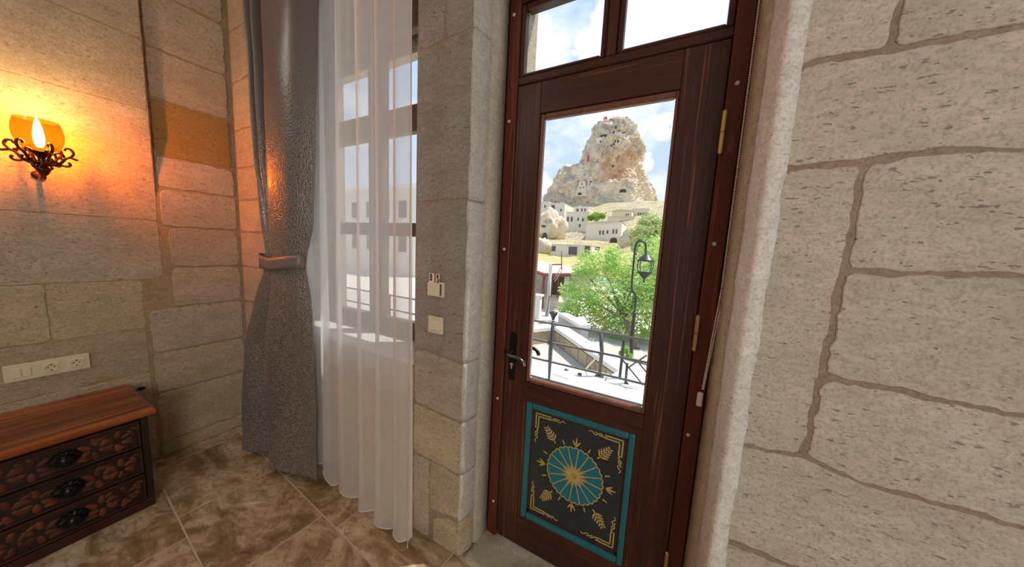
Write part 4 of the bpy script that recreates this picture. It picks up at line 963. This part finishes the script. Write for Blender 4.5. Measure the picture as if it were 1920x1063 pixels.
# utility pole
up_ = thing('utility_pole', 'pale concrete utility pole with crossed stays beside the pink porch roof', 'pole', (at_y((1025, 610), 14).x, 14, -1.8))
a_, b_ = at_y((1024, 615), 14), at_y((1033, 494), 14)
obj('pole', tube([(a_.x, 14, -1.8), a_, b_], [.11, .10, .085], 10), 'pole_concrete', up_, True)
obj('crossarm', tube([at_y((1031, 496), 14), at_y((1052, 496), 13.9)], .03, 6), 'wire_dark', up_, True)
for s_, e in (((1038, 524), (1053, 500)), ((1040, 528), (1057, 502))): obj('stay', tube([at_y(s_, 14), at_y(e, 13.9)], .022, 6), 'pole_concrete', up_, True)
obj('service_riser', tube([at_y((1053, 505), 13.9), at_y((1053, 470), 13.9)], .025, 6), 'wire_dark', up_, True)
obj('cable', tube(cr([at_y((1031, 555), 13.85), at_y((1028, 575), 13.8), at_y((1024, 590), 13.8), at_y((1021, 625), 13.8)], 5), .022, 6), 'wire_dark', up_, True)

# ------------------------------------------------------------------ vegetation
def leaves(clumps, n, size, seed):
    rnd = random.Random(seed); V, F_ = [], []
    tot = sum(c[3]**2 for c in clumps)
    for (x, y, z, r) in clumps:
        for _ in range(int(n*r*r/tot)):
            d = Vector((rnd.gauss(0, 1), rnd.gauss(0, 1), rnd.gauss(0, .8))); d.normalize(); rad = r*(rnd.random()**.33)
            c = Vector((x, y, z))+d*rad
            a = Vector((rnd.gauss(0, 1), rnd.gauss(0, 1), rnd.gauss(0, .6))).normalized(); b = a.orthogonal().normalized(); b.rotate(Matrix.Rotation(rnd.random()*6.28, 3, a))
            s_ = size*(.6+.8*rnd.random()); k = len(V)
            V += [c-a*s_, c+b*s_*.32, c+a*s_, c-b*s_*.32]; F_.append([k, k+1, k+2, k+3])
    return V, F_
def tree(name, label, base, clumps, n, size, m, seed, trunk_r, group=None):
    t = thing(name, label, 'tree' if trunk_r else 'bush', base, group)
    meta(obj('foliage', leaves(clumps, n, size, seed), m, t), kind='stuff')
    if trunk_r:
        c = sum((Vector(q[:3]) for q in clumps), Vector())/len(clumps)
        obj('trunk', tube(cr([base, (base[0]*.7+c.x*.3, base[1]*.8+c.y*.2, base[2]*.6+c.z*.4), c], 5), [trunk_r*(1-.05*i) for i in range(11)], 8), 'bark', t, True)
        for i, q in enumerate(clumps[:7]):
            obj('branch', tube([(base[0]*.6+c.x*.4, base[1]*.6+c.y*.4, base[2]*.5+c.z*.5), Vector(q[:3])], [trunk_r*.5, trunk_r*.15], 6), 'bark', t, True)
    return t
def C(px, py, y, rpx): q = at_y((px, py), y); return (q.x, q.y, q.z, rpx/FPX*y*.97)
TB = at_z((1194, 655), -1.8)
cl = [C(1130, 500, 12.2, 36), C(1095, 510, 12, 26), C(1165, 505, 12, 34), C(1200, 530, 11.6, 40), C(1150, 560, 11.2, 48), C(1100, 565, 11.2, 36), C(1070, 545, 11.6, 24), C(1068, 580, 11, 24), C(1200, 590, 11, 42), C(1125, 600, 11, 26), C(1165, 610, 10.8, 30),
      C(1235, 560, 11.2, 46), C(1240, 480, 12.4, 40), C(1098, 482, 12.6, 16), C(1150, 475, 12.5, 16), C(1280, 540, 11.6, 55), C(1215, 628, 10.8, 18), C(1060, 600, 11.2, 14)]
cl = [(lambda q, k_: (q.x, q.y, q.z, c_[3]*k_))(EYE+(Vector(c_[:3])-EYE)*((c_[1]+1.3)/c_[1]), (c_[1]+1.3)/c_[1]) for c_ in cl]
tree('leafy_street_tree', 'big light green tree on the square behind the street lamp', TB, cl, 17000, .085, 'leaf_green', 1, .11)
cl = [C(1215, 420, 55, 20), C(1200, 440, 52, 18), C(1232, 445, 52, 24), C(1205, 460, 50, 20), C(1235, 470, 50, 26), C(1255, 430, 54, 26)]
tree('pale_hillside_tree', 'pale green loose tree on the slope below the rock', at_y((1218, 500), 52), cl, 6000, .30, 'leaf_pale', 2, .3)
cl = [C(1118, 406, 123, 9), C(1108, 408, 123, 7), C(1130, 405, 123, 6)]
tree('round_green_bush', 'small bright green bush between the white village houses', at_y((1118, 416), 123), cl, 1500, .5, 'leaf_bush', 3, 0)
cl = [C(1172, 655, 8.3, 7), C(1166, 662, 8.3, 5), C(1180, 668, 8.3, 6)]
tree('small_grey_shrub', 'small dark shrub at the foot of the street lamp', at_z((1172, 690), -1.8), cl, 500, .05, 'leaf_bush', 4, 0)

# ------------------------------------------------------------------ hill, rock and village
PROF = [(30, -.085), (45, -.05), (60, -.02), (80, .012), (100, .035), (120, .058), (150, .085), (180, .110), (200, .138), (221, .164), (250, .150), (300, .145), (420, .10)]
def hillz(x, y):
    s_ = PROF[-1][1]
    for i in range(len(PROF)-1):
        if PROF[i][0] <= y <= PROF[i+1][0]:
            t = (y-PROF[i][0])/(PROF[i+1][0]-PROF[i][0]); s_ = PROF[i][1]+(PROF[i+1][1]-PROF[i][1])*t; break
    xr = x/y; side = max(0.0, min(1.0, (xr+.10)/.35)); s_ -= side*.03*min(1, y/150)   # lower to the right of the rock
    lft = max(0.0, min(1.0, (-.45-xr)/.35)); s_ -= lft*.05*min(1, y/150)
    h = CAMH+s_*y+(noise.noise(Vector((x*.03, y*.03, 1)))*2.2+noise.noise(Vector((x*.12, y*.12, 5)))*1.2)*min(1.0, y/140)
    if y > 60:   # rock ledges: the slope climbs in uneven steps
        st_ = 4.5; q = h/st_+.35*noise.noise(Vector((x*.05, y*.05, 9))); f_ = q-math.floor(q); e_ = min(1.0, max(0.0, (f_-.72)/.28)); k_ = .75*min(1, (y-60)/40)
        h += (e_-f_)*st_*k_+.5*noise.noise(Vector((x*.35, y*.35, 2)))
    return h
V, F_ = [], []; NXh, NYh = 260, 240
for j in range(NYh+1):
    y = 30*(420/30)**(j/NYh)
    for i in range(NXh+1): x = y*(-1.7+2.5*i/NXh); V.append(Vector((x, y, hillz(x, y))))
for j in range(NYh):
    for i in range(NXh): a = j*(NXh+1)+i; F_.append([a, a+1, a+NXh+2, a+NXh+1])
meta(obj('hillside', (V, F_), 'dry_hillside', None, True), 'dry grassy hillside rising to the castle rock', 'hillside', kind='structure')
def loft(levels, yc, dk, seed, amp, nseg=150, sub=14):
    L = []
    for i in range(len(levels)-1):
        for s_ in range(sub): t = s_/sub; L.append(tuple(levels[i][q]*(1-t)+levels[i+1][q]*t for q in range(3)))
    L.append(levels[-1]); V, F_ = [], []
    for (py, xl, xr) in L:
        a, b = at_y((xl, py), yc), at_y((xr, py), yc); cx_ = (a.x+b.x)/2; rx = (b.x-a.x)/2; z = (a.z+b.z)/2
        for k in range(nseg):
            an = 2*math.pi*k/nseg; d = Vector((math.cos(an), math.sin(an), 0)); se = (abs(d.x)**3+abs(d.y)**3)**(-1/3)
            q = Vector((cx_+d.x*rx*se, yc+d.y*rx*dk*se, z)); nv = q*.06+Vector((seed, 0, 0))
            nw = Vector((nv.x, nv.y, nv.z*.55)); dsp = noise.noise(nw)*amp*1.1+(.35-abs(noise.noise(nw*2.6)))*amp*1.5+(.3-abs(noise.noise(nw*6.0)))*amp*1.0+noise.noise(nv*14)*amp*.35
            dsp *= min(1, rx/8); V.append(q+d*dsp+Vector((0, 0, noise.noise(nv*3)*amp*.4)))
    for i in range(len(L)-1):
        for k in range(nseg): F_.append([i*nseg+k, i*nseg+(k+1) % nseg, (i+1)*nseg+(k+1) % nseg, (i+1)*nseg+k])
    F_.append(list(range(nseg))); return V, F_
rk = join(loft([(224, 1141, 1158), (229, 1134, 1168), (236, 1120, 1184), (246, 1115, 1190), (262, 1111, 1193), (276, 1105, 1202), (288, 1102, 1200), (305, 1097, 1195), (322, 1092, 1194), (345, 1084, 1198), (365, 1074, 1206), (395, 1066, 1216), (440, 1050, 1230)], 250, .85, 1.0, 3.4),
          loft([(310, 1066, 1092), (315, 1056, 1104), (322, 1050, 1108), (338, 1044, 1112), (356, 1036, 1117), (376, 1028, 1122), (400, 1018, 1128), (440, 1000, 1140)], 238, .55, 9.0, 3.0),
          loft([(319, 1198, 1209), (328, 1192, 1211), (345, 1186, 1216), (365, 1180, 1221), (385, 1176, 1225), (415, 1170, 1232), (445, 1165, 1240)], 246, .7, 17.0, 2.8),
          loft([(337, 1135, 1180), (345, 1128, 1190), (360, 1120, 1192), (380, 1112, 1198), (440, 1095, 1212)], 228, .35, 23.0, 1.6))
ro = obj('castle_rock', rk, 'castle_rock', None, False)
rt = thing('rock_castle', 'towering weathered tan rock castle on the hill, with cave openings', 'rock', at_y((1125, 395), 250))
WL_ = ro.location.copy(); ro.name = 'rock_mass'; ro.parent = rt; ro.location = WL_-rt.location
bvh = BVHTree.FromPolygons([Vector(v) for v in rk[0]], rk[1])
def on_rock(p):
    h = bvh.ray_cast(EYE, ray(p).normalized()); return h[0] if h[0] else at_y(p, 235)
for px_, py_, w_, h_ in ((1155, 239, 2.4, 4.8), (1151, 248, 2.4, 4.0), (1161, 246, 2.4, 2.6), (1159, 265, 2.6, 4.2), (1154, 265, 2.2, 3), (1146, 273, 2.6, 3.2), (1151, 270, 1.8, 3.2), (1126, 265, 1.4, 2.6), (1168, 250, 9, 2.6), (1132, 254, 11, 2.2),
                         (1108, 341, 2.2, 3), (1106, 345, 1.4, 2), (1092, 352, 1.2, 1.8), (1087, 363, 7, 4.5), (1168, 358, 10, 5), (1094, 347, 1.2, 1.6), (1149, 312, 3, 3)):
    q = on_rock((px_, py_)); w2_, h2_ = w_*.5*235/FPX, h_*.5*235/FPX*1.0
    pts = [(q.x-w2_, q.z-h2_), (q.x+w2_, q.z-h2_), (q.x+w2_, q.z+h2_*.5), (q.x+w2_*.5, q.z+h2_), (q.x-w2_*.5, q.z+h2_), (q.x-w2_, q.z+h2_*.5)]
    obj('cave_opening', prism(pts, 2.5, q.y-.6), 'cave_dark', rt)
q = on_rock((1126, 264)); obj('walled_niche', box(q.x-3.4, q.x+3.4, q.y-.3, q.y+3, q.z-2.2, q.z+2.6, .3), 'house_white', rt)
q = on_rock((1126, 266)); obj('cave_opening', box(q.x-.4, q.x+.4, q.y-.8, q.y, q.z-.6, q.z+.6), 'cave_dark', rt)
# carved fronts on the left shoulder
for (xa, ya, xb, yb) in ((1078, 340, 1100, 368),):
    a_, b_ = on_rock((xa+4, ya+14)), on_rock((xb-2, yb-4)); yy = min(a_.y, b_.y)-1.0
    P0, P1, P2, P3 = at_y((xa, yb), yy), at_y((xb, yb), yy), at_y((xb-3, ya), yy), at_y((xa+9, ya), yy)
    obj('carved_front', prism([(P0.x, P0.z), (P1.x, P1.z), (P2.x, P2.z), (P3.x, P3.z)], 6, yy), 'house_cream', rt)
    for px_, py_ in ((1088, 352), (1094, 351), (1091, 345)): e = at_y((px_, py_), yy); obj('cave_opening', box(e.x-.3, e.x+.3, yy-.15, yy+.2, e.z-.5, e.z+.5), 'cave_dark', rt)
    e = at_y((1087, 363), yy); obj('cave_opening', prism([(e.x-1.5, e.z-1), (e.x+1.5, e.z-1), (e.x+1.3, e.z+.3), (e.x, e.z+1), (e.x-1.3, e.z+.3)], .4, yy-.15), 'cave_dark', rt)
# flags
fp = on_rock((1137, 236)); ft = at_y((1131.5, 222), fp.y)
fg = thing('summit_flag', 'small red flag with a white crescent on a pole at the top of the rock', 'flag', (ft.x, fp.y, fp.z-.5))
obj('pole', tube([(ft.x, fp.y, fp.z-.5), (ft.x, fp.y, ft.z+1)], .12, 6), 'white_flat', fg)
fq = obj('flag_cloth', (lambda vf: vf)(([Vector((ft.x+2.6*i/8, fp.y+.25*math.sin(i*.9), ft.z+.9-1.9*j)) for j in (0, 1) for i in range(9)], [[i, i+1, 10+i, 9+i] for i in range(8)])), 'flag_red', fg)
obj('crescent', prism([(ft.x+.95+.45*math.cos(a), ft.z+.45*math.sin(a)) for a in [math.radians(50+260*i/12) for i in range(13)]]+[(ft.x+1.08+.34*math.cos(a), ft.z+.34*math.sin(a)) for a in [math.radians(310-260*i/12) for i in range(13)]], .05, fp.y-.35), 'white_flat', fg)
e = on_rock((1103, 297)); yy = e.y-2.5
bn = thing('red_banner', 'big red banner hanging on the left flank of the rock', 'banner', (e.x, yy, e.z-3))
pp = [at_y(q, yy) for q in ((1100, 303), (1104.5, 303), (1105, 289), (1103, 289.5), (1101, 297))]
obj('banner_cloth', prism([(q.x, q.z) for q in pp], .08, yy), 'flag_red', bn)

def house(name, label, x0, y0, x1, y1, depth, back, m, wins, roof='flat', roofm='house_flat_roof', cat='house', drop=5.0, doors=(), slope=0.0):
    a, b = at_y((x0, y0), depth), at_y((x1, y1), depth); z1, z0 = at_y(((x0+x1)/2, y0), depth).z, at_y(((x0+x1)/2, y1), depth).z
    t = thing(name, label, cat, ((a.x+b.x)/2, depth, z0-drop), 'village houses below the rock' if depth > 60 else None)
    obj('walls', box(a.x, b.x, depth, depth+back, z0-drop, z1), m, t)
    px = depth/FPX
    if roof == 'flat': obj('cornice', box(a.x-.5*px, b.x+.5*px, depth-.5*px, depth+back+.3, z1-.2*px, z1+1.2*px), roofm, t)
    elif roof == 'hip':
        o_ = .8*px; h = 5*px; V = [Vector((a.x-o_, depth-o_, z1)), Vector((b.x+o_, depth-o_, z1)), Vector((b.x+o_, depth+back+o_, z1)), Vector((a.x-o_, depth+back+o_, z1)), Vector((a.x+(b.x-a.x)*.3, depth+back*.5, z1+h)), Vector((b.x-(b.x-a.x)*.3, depth+back*.5, z1+h))]
        obj('roof', (V, [[0, 1, 5, 4], [1, 2, 5], [2, 3, 4, 5], [3, 0, 4], [3, 2, 1, 0]]), roofm, t)
    elif roof == 'earth':
        o_ = .6*px; V, F_ = [], []; n = 16
        for j in range(3):
            for i in range(n+1):
                f_ = i/n; z = z1+(1.2+2.2*math.sin(f_*math.pi))*px*(1 if j < 2 else .5); V.append(Vector((a.x-o_+(b.x-a.x+2*o_)*f_, depth-o_+(back+o_)*(0, .02, 1)[j], z if j else z1-.6*px)))
        for j in range(2):
            for i in range(n): k = j*(n+1)+i; F_.append([k, k+1, k+n+2, k+n+1])
        obj('roof', (V, F_), roofm, t)
    for wq in wins:
        wx, wy, ww, wh = wq[:4]; c_ = at_y((wx, wy), depth)
        fr = obj('window', join(box(c_.x-ww*px/2, c_.x+ww*px/2, depth-.12, depth+.2, c_.z-wh*px/2, c_.z+wh*px/2)), 'house_window', t)
        if ww*px > .8 and depth < 140: obj('window_lintel', box(c_.x-ww*px*.7, c_.x+ww*px*.7, depth-.2, depth+.1, c_.z+wh*px/2, c_.z+wh*px/2+.5*px), m, fr)
    for (dx, dy, dw, dh) in doors:   # arched openings
        c_ = at_y((dx, dy), depth); w2_, h2_ = dw*px/2, dh*px/2
        obj('archway', prism([(c_.x-w2_, c_.z-h2_), (c_.x+w2_, c_.z-h2_), (c_.x+w2_, c_.z+h2_*.2)]+[(c_.x+w2_*math.cos(q_), c_.z+h2_*.2+h2_*.8*math.sin(q_)) for q_ in [math.pi*i/8 for i in range(1, 8)]]+[(c_.x-w2_, c_.z+h2_*.2)], .4, depth-.15), 'cave_dark', t)
    return t
house('stone_house', 'long pale house with narrow windows and grassy roof below the green bush', 1100, 418, 1164, 446, 112, 12, 'house_white', [(1125, 436, 3, 7), (1131, 436, 3, 7), (1139, 435, 3, 6), (1150, 434, 2.6, 8), (1156, 434, 2.6, 8)], 'earth')
house('village_house', 'white two-storey house with paired dark windows under the red-roofed house', 1062, 398, 1102, 432, 126, 10, 'house_white', [(1065, 411, 3.4, 9), (1072, 411, 3.4, 9), (1084, 411, 2.6, 6), (1093, 412, 3.2, 6), (1087, 423, 3, 6)], 'flat', 'house_white')
house('arcade_house', 'small white upper storey with an arcade beside the red roof', 1077, 389, 1103, 399, 137, 9, 'house_cream', [(1083, 394, 4, 5), (1091, 394, 3, 6), (1097, 394, 3, 6)], 'flat', 'house_cream', drop=2)
house('red_roof_house', 'white house with a low red tiled roof at the foot of the rock', 1028, 381, 1058, 400, 140, 14, 'house_white', [(1037, 388, 7, 7), (1052, 394, 3, 5)], 'hip', 'house_roof')
house('grey_gable_house', 'small pale house at the door edge of the red-roofed house', 1012, 379, 1027, 396, 150, 9, 'house_white', [(1022, 387, 3, 5)], 'flat', 'house_white')
house('upper_terrace_house', 'cream terrace house with a row of five small windows on the right slope', 1186, 392, 1216, 405, 190, 10, 'house_cream', [(1197, 401, 1.8, 4), (1201, 401, 1.8, 4), (1206, 401, 1.6, 4), (1209, 401, 1.6, 4), (1212, 401, 1.6, 4)], 'flat', 'house_cream', drop=9)
house('ruined_house', 'broken pale stone house with two square holes on the slope', 1148, 396, 1184, 407, 180, 8, 'house_cream', [(1174, 403, 2, 3), (1178, 402, 2, 3)], 'earth', drop=8)
house('retaining_terrace', 'long pale terrace wall on the slope right of the green bush', 1140, 407, 1188, 424, 165, 6, 'house_cream', [(1136, 399, 2, 2)], 'flat', drop=8)
house('arched_gatehouse', 'low pale stone house with a pointed arch beneath the long house', 1142, 445, 1175, 460, 100, 8, 'house_cream', [], 'flat', 'house_cream', doors=((1150.5, 451.5, 12, 11), (1166, 452, 8, 12)))
house('canopy_house', 'low white house with dark openings under a flat earth roof behind the pole', 1034, 460, 1106, 500, 62, 9, 'house_white', [(1038, 466, 8, 10), (1074, 470, 16, 15), (1101, 468, 9, 14), (1120, 466, 8, 6)], 'flat', 'house_flat_roof', drop=6)
# cliffs on the left
def lump(c, r, seed, sq=(1, .8, 1)):
    bm = bmesh.new(); bmesh.ops.create_icosphere(bm, subdivisions=4, radius=1); 
    for v in bm.verts:
        d = v.co.copy(); k = 1+noise.noise(d*1.3+Vector((seed, 0, 0)))*.35+noise.noise(d*3.5+Vector((seed, 3, 0)))*.18+noise.noise(d*8+Vector((seed, 7, 0)))*.08
        v.co = Vector(c)+Vector((d.x*r*sq[0], d.y*r*sq[1], d.z*r*sq[2]))*k
    return from_bm(bm)
for nm, lb, p_, d_, r_, sq in (('cave_cliff', 'tan rock outcrop with cave mouths left of the white houses', (1030, 428), 104, 5.2, (1.1, .8, 1.25)), ('yellow_boulder', 'yellowish boulder at the left edge beside the canopy house', (1014, 470), 66, 2.6, (1.1, .8, 1.2)), ('grey_boulder', 'grey rock ledge under the dry grass right of the arches', (1184, 452), 92, 2.6, (1.3, .8, 1.2))):
    q = at_y(p_, d_); ct = thing(nm, lb, 'rock', (q.x, q.y, q.z-r_)); vf = lump(q, r_, hash(nm) % 7 if False else len(nm), sq); obj('rock_body', vf, 'castle_rock', ct, True)
    if nm == 'cave_cliff':
        bv = BVHTree.FromPolygons(vf[0], vf[1])
        for pp_, w_, h_ in (((1022, 442), 9, 12), ((1020, 424), 8, 4)):
            h = bv.ray_cast(EYE, ray(pp_).normalized()); hq = h[0] or at_y(pp_, d_-3); k = d_/FPX/2
            obj('cave_opening', prism([(hq.x-w_*k, hq.z-h_*k), (hq.x+w_*k, hq.z-h_*k), (hq.x+w_*k*.8, hq.z+h_*k*.5), (hq.x, hq.z+h_*k), (hq.x-w_*k*.8, hq.z+h_*k*.5)], 1.5, hq.y-.7), 'cave_dark', ct)
# porch house at the left
PD = 17.0
ph = thing('porch_house', 'house with a pink porch roof, red posts and a shaded stone wall', 'house', (at_y((1030, 600), PD).x, PD, -1.8))
def PW(px, py, d=PD): return at_y((px, py), d)
r_ = [PW(990, 486, 19.5), PW(1078, 500, 19.5), PW(1078, 512, 15.5), PW(1022, 512, 15.5), PW(1000, 505, 15.5)]
obj('roof', ([q for q in r_]+[q-Vector((0, 0, .12)) for q in r_], [[0, 1, 2, 3, 4], [9, 8, 7, 6, 5]]+[[i, (i+1) % 5, 5+(i+1) % 5, 5+i] for i in range(5)]), 'roof_pink', ph)
obj('fascia', tube([r_[4]-Vector((0, 0, .1)), r_[3]-Vector((0, 0, .1)), r_[2]-Vector((0, 0, .1))], .10, 6), 'trim_red', ph)
a_, b_ = PW(985, 515, 19), PW(1078, 515, 19); obj('back_wall', box(a_.x-2, b_.x+1, 19.2, 19.6, -1.8, max(a_.z, b_.z)+.3), 'wall_shade_stone', ph)
a_ = PW(1022, 515, 15.6); obj('down_pipe', tube([(a_.x-.05, 15.6, a_.z), (PW(1014, 610, 15.6).x, 15.6, -1.8)], .085, 8), 'trim_red', ph)
a_ = PW(1062, 515, 16); obj('porch_post', box(a_.x-.10, a_.x+.10, 16, 16.2, -1.8, a_.z), 'porch_blue', ph)
a_, b_ = PW(1032, 562, 16.5), PW(1052, 562, 16.5); obj('porch_floor', box(a_.x-2.6, b_.x+1.2, 16.2, 19.2, -1.8, a_.z), 'house_cream', ph)
a_ = PW(1047, 545, 17.5)
for dx in (-.5, -.1, .35): obj('porch_slat', box(a_.x+dx, a_.x+dx+.06, 17.5, 17.56, PW(1047, 562, 17.5).z, PW(1047, 512, 17.5).z), 'trim_red', ph)
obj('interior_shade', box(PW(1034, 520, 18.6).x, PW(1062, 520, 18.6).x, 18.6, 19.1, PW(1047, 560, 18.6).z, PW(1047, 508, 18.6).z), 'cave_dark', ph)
gp = PW(1008, 560, 13); gt = thing('gate_pillar', 'white gate pillar with a cap at the left end of the street wall', 'pillar', (gp.x, 13, -1.8))
obj('shaft', box(gp.x-.13, gp.x+.13, 13, 13.26, -1.8, PW(1006, 556, 13).z), 'coping_white', gt); z = PW(1006, 556, 13).z; obj('cap', box(gp.x-.2, gp.x+.2, 12.93, 13.33, z, z+.1, .02), 'coping_white', gt)
house('yard_arch_wall', 'pale yard wall with a dark arched door behind the lamp posts', 1037, 588, 1090, 620, 15.5, .5, 'house_cream', [], 'flat', 'coping_white', cat='wall', drop=.6, doors=((1046, 601, 9, 16),))
# house seen through the sheer curtain
hq = thing('neighbour_house', 'pale stone neighbour house with arched windows seen through the sheer curtain', 'house', (-24, 21, -2.6))
obj('walls', box(-33, -21.4, 21, 28, -2.8, 6.6), 'house_white', hq); obj('cornice', box(-33.3, -21.1, 20.7, 28.3, 6.6, 7.0), 'coping_white', hq)
for x in (-31, -28.6, -26.2, -23.8):
    for z in (0.6, 3.9): obj('window', box(x, x+.95, 20.9, 21.2, z, z+1.6), 'house_window', hq)
